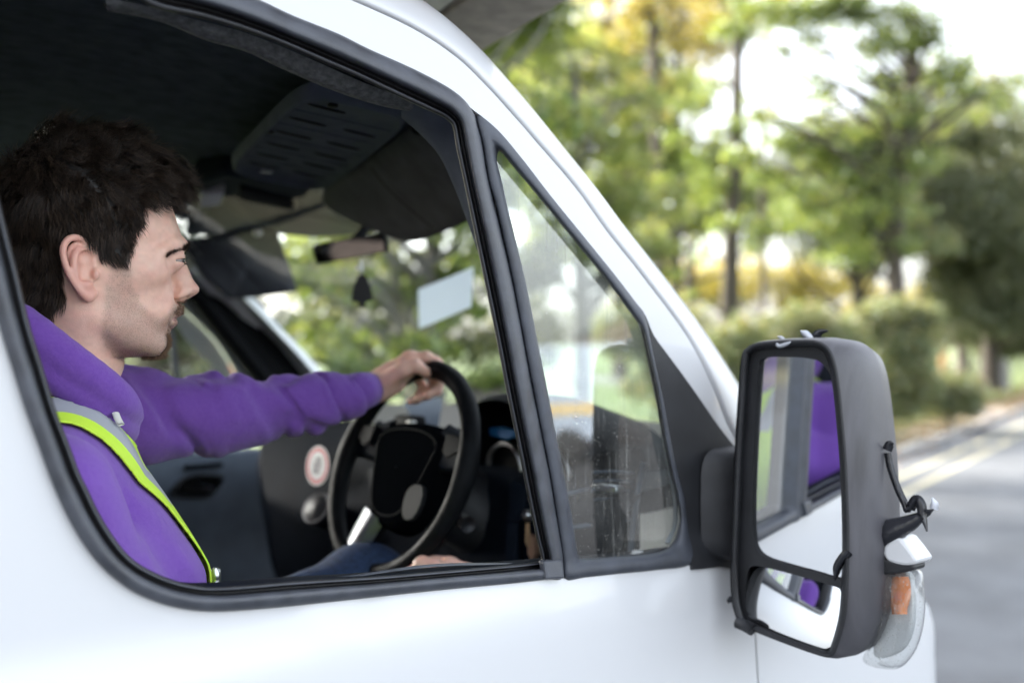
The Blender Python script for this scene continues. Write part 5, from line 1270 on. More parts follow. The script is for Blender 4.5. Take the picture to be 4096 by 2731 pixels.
class Field:
    def __init__(s, lo, hi, h):
        s.h = h; s.lo = np.array(lo, float); n = np.ceil((np.array(hi) - s.lo) / h).astype(int) + 1
        s.ax = [s.lo[i] + h * np.arange(n[i]) for i in range(3)]
        s.f = np.full(tuple(n), .5, np.float32)
    def win(s, c0, c1):
        r = []
        for i in range(3):
            a = int(np.clip(np.floor((c0[i] - s.lo[i]) / s.h), 0, len(s.ax[i]))); b = int(np.clip(np.ceil((c1[i] - s.lo[i]) / s.h) + 1, 0, len(s.ax[i]))); r.append(slice(a, b))
        X = s.ax[0][r[0]][:, None, None].astype(np.float32); Y = s.ax[1][r[1]][None, :, None].astype(np.float32); Z = s.ax[2][r[2]][None, None, :].astype(np.float32)
        return tuple(r), X, Y, Z
    def op(s, r, d, k, mode):
        if d.size == 0: return
        f = s.f[r]
        if mode == 'add':
            if k > 0: h_ = np.maximum(k - np.abs(f - d), 0) / k; f = np.minimum(f, d) - h_ * h_ * k * .25
            else: f = np.minimum(f, d)
        else:
            d = -d
            if k > 0: h_ = np.maximum(k - np.abs(f - d), 0) / k; f = np.maximum(f, d) + h_ * h_ * k * .25
            else: f = np.maximum(f, d)
        s.f[r] = f
    def cap(s, a, b, ra, rb, k=.01, mode='add', sc=(1, 1, 1), pad=.035):
        a = np.array(a, float); b = np.array(b, float); R_ = max(ra, rb) * max(1, 1 / min(sc)) + k + pad
        r, X, Y, Z = s.win(np.minimum(a, b) - R_, np.maximum(a, b) + R_)
        d = b - a; L2 = sum((d[i] * sc[i]) ** 2 for i in range(3)) + 1e-12
        t = np.clip(((X - a[0]) * d[0] * sc[0] ** 2 + (Y - a[1]) * d[1] * sc[1] ** 2 + (Z - a[2]) * d[2] * sc[2] ** 2) / L2, 0, 1)
        q = np.sqrt(((X - a[0] - t * d[0]) * sc[0]) ** 2 + ((Y - a[1] - t * d[1]) * sc[1]) ** 2 + ((Z - a[2] - t * d[2]) * sc[2]) ** 2)
        s.op(r, (q - (ra + (rb - ra) * t)).astype(np.float32), k, mode)
    def chain(s, pts, rs, k=.01, mode='add', pad=.035):
        for i in range(len(pts) - 1): s.cap(pts[i], pts[i + 1], rs[i], rs[i + 1], k, mode, pad=pad)
    def ell(s, c, r3, k=.01, mode='add', rot=None, pad=.03):
        c = np.array(c, float); r3 = np.array(r3, float); R_ = r3.max() + k + pad
        r, X, Y, Z = s.win(c - R_, c + R_)
        x, y, z = X - c[0], Y - c[1], Z - c[2]
        if rot is not None:
            m = np.array(rot).T; x, y, z = m[0, 0] * x + m[0, 1] * y + m[0, 2] * z, m[1, 0] * x + m[1, 1] * y + m[1, 2] * z, m[2, 0] * x + m[2, 1] * y + m[2, 2] * z
        k0 = np.sqrt((x / r3[0]) ** 2 + (y / r3[1]) ** 2 + (z / r3[2]) ** 2); k1 = np.sqrt((x / r3[0] ** 2) ** 2 + (y / r3[1] ** 2) ** 2 + (z / r3[2] ** 2) ** 2) + 1e-9
        s.op(r, (k0 * (k0 - 1) / k1).astype(np.float32), k, mode)
    def mesh(s): return surface_nets(s.f, s.lo, s.h)
_lat = np.random.default_rng(99).random((64, 64, 64)).astype(np.float32)
def vnoise(x, y, z):
    x, y, z = np.broadcast_arrays(np.asarray(x, float), y, z)
    xi, yi, zi = np.floor(x).astype(int), np.floor(y).astype(int), np.floor(z).astype(int)
    fx, fy, fz = x - xi, y - yi, z - zi
    fx, fy, fz = fx * fx * (3 - 2 * fx), fy * fy * (3 - 2 * fy), fz * fz * (3 - 2 * fz)
    g = lambda a, b, c: _lat[(xi + a) & 63, (yi + b) & 63, (zi + c) & 63]
    l = lambda a, b, t: a + (b - a) * t
    return l(l(l(g(0,0,0), g(1,0,0), fx), l(g(0,1,0), g(1,1,0), fx), fy), l(l(g(0,0,1), g(1,0,1), fx), l(g(0,1,1), g(1,1,1), fx), fy), fz)
def vnormals(V, Q):
    n = np.zeros_like(V); fn = np.cross(V[Q[:, 2]] - V[Q[:, 0]], V[Q[:, 3]] - V[Q[:, 1]])
    for i in range(4): np.add.at(n, Q[:, i], fn)
    return n / (np.linalg.norm(n, axis=1, keepdims=True) + 1e-12)
def relax(V, Q, it=1, lam=.5):
    for _ in range(it):
        acc = np.zeros_like(V); cnt = np.zeros(len(V))
        for i in range(4):
            a, b = Q[:, i], Q[:, (i + 1) % 4]
            np.add.at(acc, a, V[b]); np.add.at(acc, b, V[a]); np.add.at(cnt, a, 1); np.add.at(cnt, b, 1)
        V = V + lam * (acc / np.maximum(cnt, 1)[:, None] - V)
    return V
def np_mesh(name, V, Q):
    me = bpy.data.meshes.new(name); n = Q.shape[1]
    me.vertices.add(len(V)); me.vertices.foreach_set('co', np.ascontiguousarray(V, np.float32).ravel())
    me.loops.add(Q.size); me.loops.foreach_set('vertex_index', np.ascontiguousarray(Q, np.int32).ravel())
    me.polygons.add(len(Q)); me.polygons.foreach_set('loop_start', np.arange(0, Q.size, n, dtype=np.int32)); me.polygons.foreach_set('loop_total', np.full(len(Q), n, np.int32))
    me.update(calc_edges=True); me.validate(); return me
def set_col(me, cols, name='Col'):
    a = me.color_attributes.new(name, 'FLOAT_COLOR', 'POINT'); a.data.foreach_set('color', np.ascontiguousarray(np.hstack([cols, np.ones((len(cols), 1))]), np.float32).ravel())

# --- head frame
HO = P(390, 1075, 1.17); YAW = R(-16.0)
hX = np.array([math.cos(YAW), math.sin(YAW), 0]); hY = np.array([-math.sin(YAW), math.cos(YAW), 0]); hZ = UP
HM = np.stack([hX, hY, hZ], 1)
def h2w(p): return HO + np.asarray(p) @ HM.T
def HL(u, v, y=0.0):
    p = PPL(u, v, HO + hY * y, hY); return (p - HO) @ HM
PROF = [(672,800),(700,865),(720,925),(735,957),(746,985),(741,1005),(733,1024),(750,1065),(772,1115),(793,1143),(799,1160),(787,1180),(760,1190),(737,1196),(738,1222),(735,1245),(725,1262),(706,1273),(713,1292),(704,1310),(674,1334),(677,1360),(674,1385),(662,1400),(635,1418),(600,1422)]
prof = np.array([HL(u, v) for u, v in PROF])[:, [0, 2]]
head_thing_base = np.array([-.02, .31, .62])
MAN = thing('person', tuple(head_thing_base), 'dark haired bearded driver in purple hoodie and yellow vest, left hand on the steering wheel', 'person')
F = Field((-.118, -.112, -.205), (.132, .092, .158), .0017)
tab = np.array([(-.1045,.060,.02,.012),(-.100,.0735,-.005,.030),(-.092,.0805,-.030,.043),(-.080,.0805,-.045,.0505),(-.065,.0895,-.058,.0565),(-.050,.0965,-.068,.0605),(-.035,.0965,-.078,.0640),(-.020,.0950,-.086,.0660),(-.005,.0950,-.092,.0675),(.010,.0975,-.096,.0690),(.025,.1025,-.098,.0715),(.035,.1015,-.099,.0735),(.050,.0965,-.100,.0750),(.070,.0895,-.099,.0750),(.090,.0815,-.096,.0725),(.110,.070,-.090,.0665),(.130,.052,-.077,.0550),(.143,.030,-.057,.038),(.150,.0,-.030,.014)])
z = F.ax[2]; xf = np.interp(z, tab[:, 0], tab[:, 1]); xb = np.interp(z, tab[:, 0], tab[:, 2]); hw = np.interp(z, tab[:, 0], tab[:, 3])
ker = np.exp(-np.linspace(-2, 2, 13) ** 2); ker /= ker.sum()
sm = lambda a: np.convolve(np.pad(a, 6, mode='edge'), ker, 'valid')
xf, xb, hw = sm(xf), sm(xb), sm(hw)
xc = (xf + xb) / 2 + np.interp(z, [-.1, -.05, .05], [.0, .0, -.008]); X = F.ax[0][:, None, None]; Y = F.ax[1][None, :, None]
axl = np.where(X > xc, xf - xc, xc - xb); pw = np.where(X > xc, np.interp(z, [-.10, -.075, -.055, -.01, .02, .05, .09], [1.75, 1.75, 1.62, 1.62, 1.72, 2.0, 2.1]), 2.05)
rr = ((np.abs(X - xc) / axl) ** pw + (np.abs(Y) / hw) ** pw) ** (1 / pw)
d0 = (rr - 1) * np.minimum(np.minimum(axl, hw), .05)
inz = (z > tab[0, 0]) & (z < tab[-1, 0])
F.f = np.where(inz, d0, .05).astype(np.float32)
for s_ in (-1, 1):
    F.chain([(.0985, s_ * .004, .0250), (.0945, s_ * .022, .026), (.0830, s_ * .039, .0240), (.070, s_ * .051, .018)], [.0070, .0072, .0068, .005], .012)     # brow ridge
    F.ell((.052, s_ * .051, -.004), (.022, .009, .011), .028)            # cheekbone
    F.ell((.1005, s_ * .033, .0095), (.0135, .017, .0095), .010, 'sub')   # orbit
    F.ell((.102, s_ * .057, .008), (.024, .015, .019), .018, 'sub')       # temple side of the orbit
    F.ell((.0835, s_ * .0315, .0105), (.0134, .0134, .0130), .010)      # lids over the ball
    F.cap((.002, s_ * .052, -.062), (.062, s_ * .028, -.090), .010, .012, .02)  # jaw border
    F.ell((.066, s_ * .033, -.042), (.014, .011, .020), .02)            # cheek in front of the mouth corner
F.cap((.0945, 0, .014), (.1075, 0, -.020), .0058, .0088, .010)          # nose bridge
F.cap((.0985, 0, .010), (.106, 0, -.020), .010, .0118, .012)
F.ell((.1105, 0, -.0225), (.0112, .0105, .0098), .007)
for s_ in (-1, 1):
    F.ell((.1015, s_ * .0128, -.0268), (.0098, .0060, .0078), .005)     # wing of the nose
    F.ell((.0925, s_ * .0165, -.0240), (.004, .004, .012), .006, 'sub')
    F.ell((.1070, s_ * .0088, -.0325), (.0062, .0042, .0034), .002, 'sub')  # nostril
F.cap((.0955, 0, -.030), (.1045, 0, -.0335), .005, .0045, .005)
# mouth
lipU = [(.0955, 0, -.0535), (.0930, .010, -.0532), (.0870, .019, -.0565), (.0815, .0245, -.0590)]
lipL = [(.0915, 0, -.0640), (.0895, .010, -.0638), (.0850, .018, -.0615), (.0810, .0238, -.0595)]
for s_ in (-1, 1):
    F.chain([(x, s_ * y, zz) for x, y, zz in lipU], [.0052, .0050, .0042, .0030], .005)
    F.chain([(x, s_ * y, zz) for x, y, zz in lipL], [.0068, .0066, .0054, .0032], .004)
for s_ in (-1, 1):
    F.chain([(.1010, 0, -.0583), (.0985, s_ * .010, -.0580), (.0925, s_ * .019, -.0588), (.0855, s_ * .0265, -.0598)], [.0013, .0013, .0013, .0010], .003, 'sub')
F.ell((.0725, 0, -.0885), (.0150, .020, .0140), .012)                   # chin
F.cap((.098, -.018, -.0765), (.098, .018, -.0765), .0085, .0085, .010, 'sub')   # fold under the lip
# eyelid slit on both sides
for s_ in (-1, 1):
    F.ell((.0895, s_ * .0365, .0096), (.0120, .0100, .0016), .0016, 'sub', rot=rotm((0, 1, 0), R(-3)))
# neck
F.cap((-.030, 0, -.045), (-.052, 0, -.21), .052, .058, .022, sc=(1, 1.04, 1))
F.cap((-.005, 0, -.085), (-.030, 0, -.20), .032, .036, .02)
F.ell((.014, 0, -.112), (.012, .010, .014), .016)
for s_ in (-1, 1): F.cap((-.022, s_ * .050, -.035), (-.005, s_ * .018, -.20), .012, .010, .02)    # sternomastoid
# ears
for s_ in (-1, 1):
    E = np.array([-.006, s_ * .0690, -.006]); fl = R(27)
    ea = np.array([-math.cos(fl), s_ * math.sin(fl), 0]); eb = np.array([-.13, 0, .99]); en = np.cross(ea, eb) * (1 if s_ > 0 else -1)
    en = en if en[1] * s_ > 0 else -en
    def EP(a, b, c=0.0): return E + (ea * a + eb * b + en * c) * .001 * 1.02
    F.cap(EP(8, 14), EP(12, -18), .0105, .0085, .006, pad=.01)             # root
    for (a, b, r1) in ((14, 8, 12.5), (15, -6, 11), (17, 16, 11)): F.ell(EP(a, b, -.5), (r1 * .001, .0032, r1 * .00125), .004, rot=np.stack([ea, en, eb], 1), pad=.012)
    hel = [(1, 0, 1.5), (-2, 9, 1), (-1, 20, 1.5), (5, 29, 2), (15, 33.5, 3), (25, 31, 4), (32.5, 22, 5), (34, 9, 5.5), (31, -5, 5), (25, -17, 4), (18, -26, 3), (11, -31, 2)]
    hp = catmull([EP(*q) for q in hel], 3); F.chain(list(hp), list(np.interp(np.linspace(0, 1, len(hp)), [0, .1, .4, .8, 1], [.0022, .0028, .0033, .0031, .0040])), .0022, pad=.01)
    ah = catmull([EP(*q) for q in [(19, -17, 3), (23, -6, 4.5), (23.5, 6, 5), (20, 15, 4), (14, 22, 3)]], 3); F.chain(list(ah), [.0030] * len(ah), .003, pad=.01)
    F.ell(EP(10, -3, 5.0), (.0095, .0066, .0135), .004, 'sub', rot=np.stack([ea, en, eb], 1), pad=.012)   # concha
    F.ell(EP(9, 13, 4.5), (.008, .0045, .007), .004, 'sub', rot=np.stack([ea, en, eb], 1), pad=.012)      # triangular fossa
    F.ell(EP(9, -27, 1.5), (.0095, .0050, .0085), .004, rot=np.stack([ea, en, eb], 1), pad=.012)           # lobe
    F.ell(EP(0, -5, 4.0), (.0042, .0042, .0062), .004, rot=np.stack([ea, en, eb], 1), pad=.012)            # tragus
    F.ell(EP(13, -17, 3.5), (.0055, .0040, .0045), .004, rot=np.stack([ea, en, eb], 1), pad=.012)          # antitragus
HV, HQ = F.mesh()
# pull the mid-line to the traced profile
def silh(zq):
    out = np.zeros_like(zq)
    for i, zz in enumerate(zq):
        m = (np.abs(HV[:, 2] - zz) < .0016) & (np.abs(HV[:, 1]) < .03); out[i] = HV[m, 0].max() if m.any() else np.nan
    return out
zq = np.linspace(-.100, .078, 150); cur = silh(zq)
o = np.argsort(prof[:, 1]); tgt = np.interp(zq, prof[o, 1], prof[o, 0]); dl = tgt - cur; dl[np.isnan(dl)] = 0
dl = np.clip(np.convolve(np.pad(dl, 2, mode='edge'), np.ones(5) / 5, 'valid'), -.012, .012)
dv = np.interp(HV[:, 2], zq, dl, left=dl[0] * .3, right=dl[-1] * .6)
wx = np.clip((HV[:, 0] - .045) / .045, 0, 1) * np.clip(1 - (np.abs(HV[:, 1]) - .012) / .028, 0, 1)
HV[:, 0] += dv * wx
HV = relax(HV, HQ, 1, .35)
HN = vnormals(HV, HQ)
# --- masks (head coordinates)
def inpoly(poly, x, z):
    poly = np.asarray(poly); c = np.zeros(len(x), bool); j = len(poly) - 1
    for i in range(len(poly)):
        xi, zi = poly[i]; xj, zj = poly[j]
        c ^= ((zi > z) != (zj > z)) & (x < (xj - xi) * (z - zi) / (zj - zi + 1e-15) + xi); j = i
    return c
hl_uv = [(684,770),(640,792),(592,822),(572,872),(566,915),(535,950),(528,1005),(514,1066),(480,1068),(440,1058),(395,1040),(385,990),(330,962),(280,985),(250,1060),(252,1130),(272,1200),(215,1262),(130,1290),(-60,1320),(-320,1200),(-320,600),(-100,350),(300,300),(760,500)]
hairpoly = np.array([HL(u, v, -.045)[[0, 2]] for u, v in hl_uv])
hmask = inpoly(hairpoly, HV[:, 0] + np.random.default_rng(1).normal(0, .0012, len(HV)), HV[:, 2])
earz = (np.abs(HV[:, 1]) > .0715) & (HV[:, 0] > -.042) & (HV[:, 0] < .012) & (HV[:, 2] < .036) & (HV[:, 2] > -.042)
ear_m = np.clip((np.abs(HV[:, 1]) - np.interp(HV[:, 2], [0, .02, .03], [.071, .0745, .0765])) / .006, 0, 1) * ((HV[:, 0] > -.05) & (HV[:, 0] < .014) & (HV[:, 2] < .038) & (HV[:, 2] > -.045))
hmask &= ~(ear_m > .2)
x, y, zc = HV[:, 0], HV[:, 1], HV[:, 2]
def bump3(c, r): return np.exp(-(((x - c[0]) / r[0]) ** 2 + ((np.abs(y) - c[1]) / r[1]) ** 2 + ((zc - c[2]) / r[2]) ** 2))
skin = np.tile(np.array([.74, .475, .37]), (len(HV), 1))
n1 = vnoise(x * 60, y * 60, zc * 60); n2 = vnoise(x * 260, y * 260, zc * 260)
skin *= (1 + .16 * (n1 - .5) + .12 * (n2 - .5))[:, None]; skin[:, 1:] *= (1 - .14 * (vnoise(x * 110 + 7, y * 110, zc * 110) - .4))[:, None]
def tint(m, col): 
    global skin
    skin = skin * (1 - m[:, None]) + np.array(col) * m[:, None]
tint(.35 * bump3((.082, .045, -.015), (.022, .025, .022)), (.58, .29, .24))
tint(.55 * bump3((.108, .0, -.024), (.014, .016, .012)), (.58, .30, .25))
tint(.60 * ear_m * (.5 + .5 * n1), (.60, .24, .20))
tint(.35 * bump3((.086, .030, .002), (.010, .014, .006)), (.47, .28, .23))
ay = np.abs(y); midz = -.0583 - .0012 * (ay / .026)
hu_ = .0058 * np.clip(1 - (ay / .026) ** 2, 0, 1) + .0006; hl_ = .0090 * np.clip(1 - (ay / .0255) ** 2, 0, 1) + .0006
lip = np.clip(np.minimum((midz + hu_ - zc), (zc - midz + hl_)) / .0015 + .5, 0, 1) * (x > .068) * (ay < .027)
tint(np.clip(lip * 2.2, 0, 1) * .8, (.58, .25, .22))
jawpoly = np.array([HL(u, v, -.03)[[0, 2]] for u, v in [(505,1060),(455,1060),(420,1150),(408,1300),(420,1380),(480,1440),(600,1460),(720,1440),(760,1300),(740,1205),(690,1215),(668,1260),(640,1280),(600,1260),(560,1220),(520,1140)]])
beard = inpoly(jawpoly, x + .004 * (n1 - .5), zc).astype(float) * (np.abs(y) < .075) * (1 - ear_m)
gpoly = np.array([HL(u, v)[[0, 2]] for u, v in [(750,1198),(715,1206),(694,1228),(672,1250),(662,1262),(655,1300),(650,1332),(630,1356),(604,1380),(570,1405),(560,1440),(700,1440),(705,1345),(676,1330),(664,1318),(668,1285),(690,1262),(740,1258),(752,1235)]])
soft0 = lambda m: np.clip(m * 1.5, 0, 1)
goat = inpoly(gpoly, x, zc).astype(float) * np.clip(1 - (np.abs(y) - .018) / .012, 0, 1) * (1 - soft0(lip))
# soften masks over the surface
def soften(m, it=6):
    for _ in range(it):
        acc = np.zeros(len(m)); cnt = np.zeros(len(m))
        for i in range(4):
            a, b = HQ[:, i], HQ[:, (i + 1) % 4]; np.add.at(acc, a, m[b]); np.add.at(acc, b, m[a]); np.add.at(cnt, a, 1); np.add.at(cnt, b, 1)
        m = .5 * m + .5 * acc / np.maximum(cnt, 1)
    return m
beard_s = soften(beard, 10); goat_s = soften(goat, 4); hair_s = soften(hmask.astype(float), 4)
tint(.36 * beard_s + .22 * beard_s * np.clip((-.045 - zc) / .04, 0, 1), (.27, .19, .15)); tint((.48 + .25 * np.clip((-.075 - zc) / .01, 0, 1)) * goat_s, (.12, .07, .045)); hs_t = np.clip((soften(hmask.astype(float), 12) - .30) / .55, 0, 1); tint(hs_t ** 1.3, (.007, .006, .0055))
browc = [(.104, .006, .0225), (.1035, .016, .0260), (.099, .026, .0270), (.090, .038, .0240), (.080, .047, .0185), (.072, .052, .0130)]
bd = np.full(len(HV), 1.0)
bl_ = catmull(browc, 6)
for p in bl_: bd = np.minimum(bd, np.sqrt(((x - p[0]) * .5) ** 2 + (np.abs(y) - p[1]) ** 2 + (zc - p[2]) ** 2))
tint(.50 * np.clip(1 - bd / .0046, 0, 1), (.10, .07, .055))
# --- hands and the hidden limbs
def hand_field(lo, hi, h=.0022): return Field(lo, hi, h)
RIMT = float(np.dot(W(0, RW) - CAM, FW))
tH = RIMT
def hp(u, v, dt): return P(u, v, tH + dt)
pts = np.array([hp(u, v, d) for u, v in ((1380,1350),(1820,1350),(1380,1660),(1820,1660)) for d in (-.10, .12)])
LHf = Field(pts.min(0), pts.max(0), .0021)
LHf.chain([hp(1400, 1580, -.02), hp(1500, 1552, -.015), hp(1560, 1515, -.005)], [.0245, .0225, .024], .012)
LHf.cap(hp(1545, 1525, -.012), hp(1640, 1452, .000), .024, .0200, .012)
LHf.cap(hp(1550, 1530, .010), hp(1622, 1470, .034), .022, .0165, .014)
fing = [([(1632,1438,-.004),(1706,1428,-.002),(1745,1448,.000),(1772,1470,.000)], [.0120,.0100,.0090,.0078]),
        ([(1640,1440,.016),(1728,1448,.020),(1768,1500,.030),(1748,1560,.030),(1712,1580,.020)], [.0118,.0100,.0092,.0086,.0075]),
        ([(1625,1455,.034),(1712,1475,.040),(1744,1530,.046),(1712,1578,.040),(1676,1592,.026)], [.0112,.0096,.0090,.0084,.0074]),
        ([(1605,1480,.046),(1672,1508,.054),(1694,1552,.056),(1664,1598,.044),(1642,1604,.030)], [.0100,.0086,.0080,.0075,.0066]),
        ([(1545,1520,-.028),(1610,1478,-.036),(1662,1462,-.034),(1706,1490,-.022)], [.0150,.0132,.0108,.0086])]
for pl, rs in fing: LHf.chain([hp(*q) for q in pl], rs, .005)
for q in ((1640,1428,.000),(1648,1428,.018),(1632,1442,.034)): LHf.ell(hp(*q), (.011, .011, .010), .008)
LV, LQ = LHf.mesh(); LV = relax(LV, LQ, 1, .4)
tR = 1.475
def rp(u, v, dt=0): return P(u, v, tR + dt)
pts = np.array([rp(u, v, d) for u, v in ((1500,2150),(2000,2150),(1500,2560),(2000,2560)) for d in (-.09, .09)])
RHf = Field(pts.min(0), pts.max(0), .0023)
RHf.chain([rp(1560, 2420), rp(1660, 2340), rp(1740, 2292)], [.026, .026, .026], .012)
RHf.cap(rp(1700, 2310, -.015), rp(1800, 2272, -.01), .024, .018, .012)
for i, (u0, dt) in enumerate(((1800, -.034), (1795, -.012), (1778, .010), (1758, .030))):
    RHf.chain([rp(1715, 2300, dt * .7), rp(u0 - 6, 2262 + 6 * i, dt), rp(u0 + 75, 2282 + 6 * i, dt), rp(u0 + 98, 2345 + 4 * i, dt), rp(u0 + 55, 2385, dt)], [.014, .0128, .0105, .0095, .0085], .006)
RHf.chain([rp(1670, 2330, -.04), rp(1690, 2262, -.045), rp(1740, 2268, -.052), rp(1800, 2300, -.05)], [.016, .0135, .0115, .009], .006)
RV, RQ = RHf.mesh(); RV = relax(RV, RQ, 1, .4)
def limb_mesh(path, rad, seg=14):
    mb = MB(); mb.tube(path, rad, seg); v = np.vstack(mb.v); q = np.array([f for f in mb.f if len(f) == 4]); return v, q
S_R, E_R, H_R = np.array([-.108, .124, 1.466]), np.array([.030, .118, 1.20]), P(1560, 2420, tR)
S_L, E_L, M_L, C_L = np.array([-.020, .490, 1.520]), P(850, 1655, 1.42), P(1250, 1612, 1.51), P(1480, 1556, tH - .02)
sk = np.array([.72, .47, .37])
parts = [(h2w(HV), HQ, skin)]
for V_, Q_, tag_ in ((LV, LQ, 0), (RV, RQ, 1)):
    nn = vnoise(V_[:, 0] * 90, V_[:, 1] * 90, V_[:, 2] * 90)[:, None]
    parts.append((V_, Q_, sk * 1.08 * (1 + .12 * (nn - .5)) * (1 - nn * np.array([0, .10, .10]))))
for pth, rd in (([S_R, (S_R + E_R) / 2, E_R, (E_R + H_R) / 2, H_R], [.04, .038, .033, .03, .024]), ([S_L, E_L, M_L, C_L], [.042, .034, .03, .023]),
                ([(-.03, .31, .98), (-.03, .31, 1.2), (-.04, .31, 1.42), (-.045, .31, 1.50)], [.12, .11, .10, .05]), ([S_R, (-.06, .31, 1.47), S_L], [.035, .05, .035])):
    v, q = limb_mesh([np.array(p) for p in pth], rd); parts.append((v, q, np.tile(sk, (len(v), 1))))
off = 0; VV = []; QQ = []; CC = []
for v, q, c in parts: VV.append(v); QQ.append(q + off); CC.append(c); off += len(v)
VV = np.vstack(VV); QQ = np.vstack(QQ); CC = np.clip(np.vstack(CC), 0, 1)
me = np_mesh('body', VV - head_thing_base, QQ); set_col(me, CC)
bm_ = np.zeros(len(VV)); bm_[:len(HV)] = beard_s; at = me.attributes.new('beard', 'FLOAT', 'POINT'); at.data.foreach_set('value', bm_.astype(np.float32))
SK, t, b = new_mat('skin')
ca = t.nodes.new('ShaderNodeVertexColor'); ca.layer_name = 'Col'
at = t.nodes.new('ShaderNodeAttribute'); at.attribute_name = 'beard'
tc = t.nodes.new('ShaderNodeTexCoord'); vo = t.nodes.new('ShaderNodeTexVoronoi'); vo.inputs['Scale'].default_value = 620; t.links.new(tc.outputs['Object'], vo.inputs['Vector'])
mr = t.nodes.new('ShaderNodeMapRange'); mr.inputs[1].default_value = .42; mr.inputs[2].default_value = .18; t.links.new(vo.outputs['Distance'], mr.inputs[0])
mu = t.nodes.new('ShaderNodeMath'); mu.operation = 'MULTIPLY'; t.links.new(mr.outputs[0], mu.inputs[0]); t.links.new(at.outputs['Fac'], mu.inputs[1])
mu2 = t.nodes.new('ShaderNodeMath'); mu2.operation = 'MULTIPLY'; mu2.inputs[1].default_value = .38; t.links.new(mu.outputs[0], mu2.inputs[0])
mx = t.nodes.new('ShaderNodeMix'); mx.data_type = 'RGBA'; mx.inputs[7].default_value = (.10, .075, .06, 1); t.links.new(mu2.outputs[0], mx.inputs[0]); t.links.new(ca.outputs[0], mx.inputs[6]); t.links.new(mx.outputs[2], b.inputs['Base Color'])
b.inputs['Roughness'].default_value = .46; b.inputs['Specular IOR Level'].default_value = .4
b.inputs['Subsurface Weight'].default_value = .18; b.inputs['Subsurface Radius'].default_value = (1.0, .35, .18); b.inputs['Subsurface Scale'].default_value = .006
nz = t.nodes.new('ShaderNodeTexNoise'); nz.inputs['Scale'].default_value = 700; nz.inputs['Detail'].default_value = 3; t.links.new(tc.outputs['Object'], nz.inputs['Vector'])
bp = t.nodes.new('ShaderNodeBump'); bp.inputs['Strength'].default_value = .45; bp.inputs['Distance'].default_value = .0007; t.links.new(nz.outputs[0], bp.inputs['Height']); t.links.new(bp.outputs[0], b.inputs['Normal'])
body = finish('body', me, SK, MAN, base=head_thing_base)
# eyes
EYE, t, b = new_mat('eye'); b.inputs['Roughness'].default_value = .08; b.inputs['Coat Weight'].default_value = .6
tc = t.nodes.new('ShaderNodeTexCoord'); gr = t.nodes.new('ShaderNodeSeparateXYZ'); t.links.new(tc.outputs['Generated'], gr.inputs[0])
def eyeball(s_):
    c = np.array([.0832, s_ * .0315, .0102]); mb = MB(); prof_ = [(.0119 * math.sin(a), -.0119 * math.cos(a)) for a in np.linspace(0, math.pi, 16)]
    mb.lathe(prof_, c, (1, 0, 0), 20); v = h2w(np.vstack(mb.v)); m2 = MB(); m2.add(v, mb.f)
    o_ = m2.build('eye', mat('eye white', (.28, .25, .23), rough=.2), MAN)
    mb = MB(); mb.lathe([(.0066, .0099), (.0055, .0109), (.003, .01195), (.0, .0121)], c, (.97, s_ * .24, -.05), 20); v = h2w(np.vstack(mb.v)); m2 = MB(); m2.add(v, mb.f); m2.build('iris', mat('brown green iris', (.030, .024, .016), rough=.08), o_)
for s_ in (-1, 1): eyeball(s_)

# --- hair: thin tapered three-sided strands
def strands(name, paths, r0, matl, par, wvar=None):
    """paths (n,k,3) in head space"""
    n, k = paths.shape[:2]
    W3 = HO + paths @ HM.T
    T = np.gradient(W3, axis=1); T /= np.linalg.norm(T, axis=2, keepdims=True) + 1e-12
    ref = np.tile(np.array([.31, -.77, .55]), (n, k, 1)); A = np.cross(T, ref); A /= np.linalg.norm(A, axis=2, keepdims=True) + 1e-9; B = np.cross(T, A)
    tp = np.interp(np.linspace(0, 1, k), [0, .6, 1], [1, .85, .15]) * r0
    rv = (np.ones(n) if wvar is None else wvar)[:, None] * tp[None, :]
    ring_ = [W3 + rv[:, :, None] * (math.cos(a) * A + math.sin(a) * B) for a in (0, 2.094, 4.189)]
    V = np.stack(ring_, 2).reshape(-1, 3)
    i = (np.arange(n)[:, None] * k + np.arange(k - 1)[None, :]).ravel() * 3
    Q = np.vstack([np.stack([i + a, i + (a + 1) % 3, i + 3 + (a + 1) % 3, i + 3 + a], 1) for a in range(3)])
    me = np_mesh(name, V - head_thing_base, Q)
    return finish(name, me, matl, par, base=head_thing_base)
def hair_mat(name, cols, rough=.42):
    m, t, b = new_mat(name); ge = t.nodes.new('ShaderNodeNewGeometry'); cr = t.nodes.new('ShaderNodeValToRGB'); el = cr.color_ramp.elements
    el[0].color = (*cols[0], 1); el[1].color = (*cols[-1], 1)
    for i, c in enumerate(cols[1:-1]): e = el.new((i + 1) / (len(cols) - 1)); e.color = (*c, 1)
    t.links.new(ge.outputs['Random Per Island'], cr.inputs[0]); t.links.new(cr.outputs[0], b.inputs['Base Color'])
    b.inputs['Roughness'].default_value = rough; b.inputs['Specular IOR Level'].default_value = .35
    return m
q = np.random.default_rng(21)
fa = HV[HQ].mean(1); far_ = np.linalg.norm(np.cross(HV[HQ[:, 2]] - HV[HQ[:, 0]], HV[HQ[:, 3]] - HV[HQ[:, 1]]), axis=1)
fm = (hmask[HQ].mean(1) > .6)
wgt = np.where(fm, far_, 0); wgt *= np.where(fa[:, 1] < .03, 1, .45); hs14 = soften(hmask.astype(float), 16); wgt *= np.clip((hs14[HQ[:, 0]] - .45) / .40, .06, 1)      # the far side of the head is out of view
NS = 27000
fi = q.choice(len(HQ), NS, p=wgt / wgt.sum()); root = fa[fi] + q.normal(0, .0008, (NS, 3)); nrm = HN[HQ[fi, 0]]
NCL = 300; cl = root[:NCL]
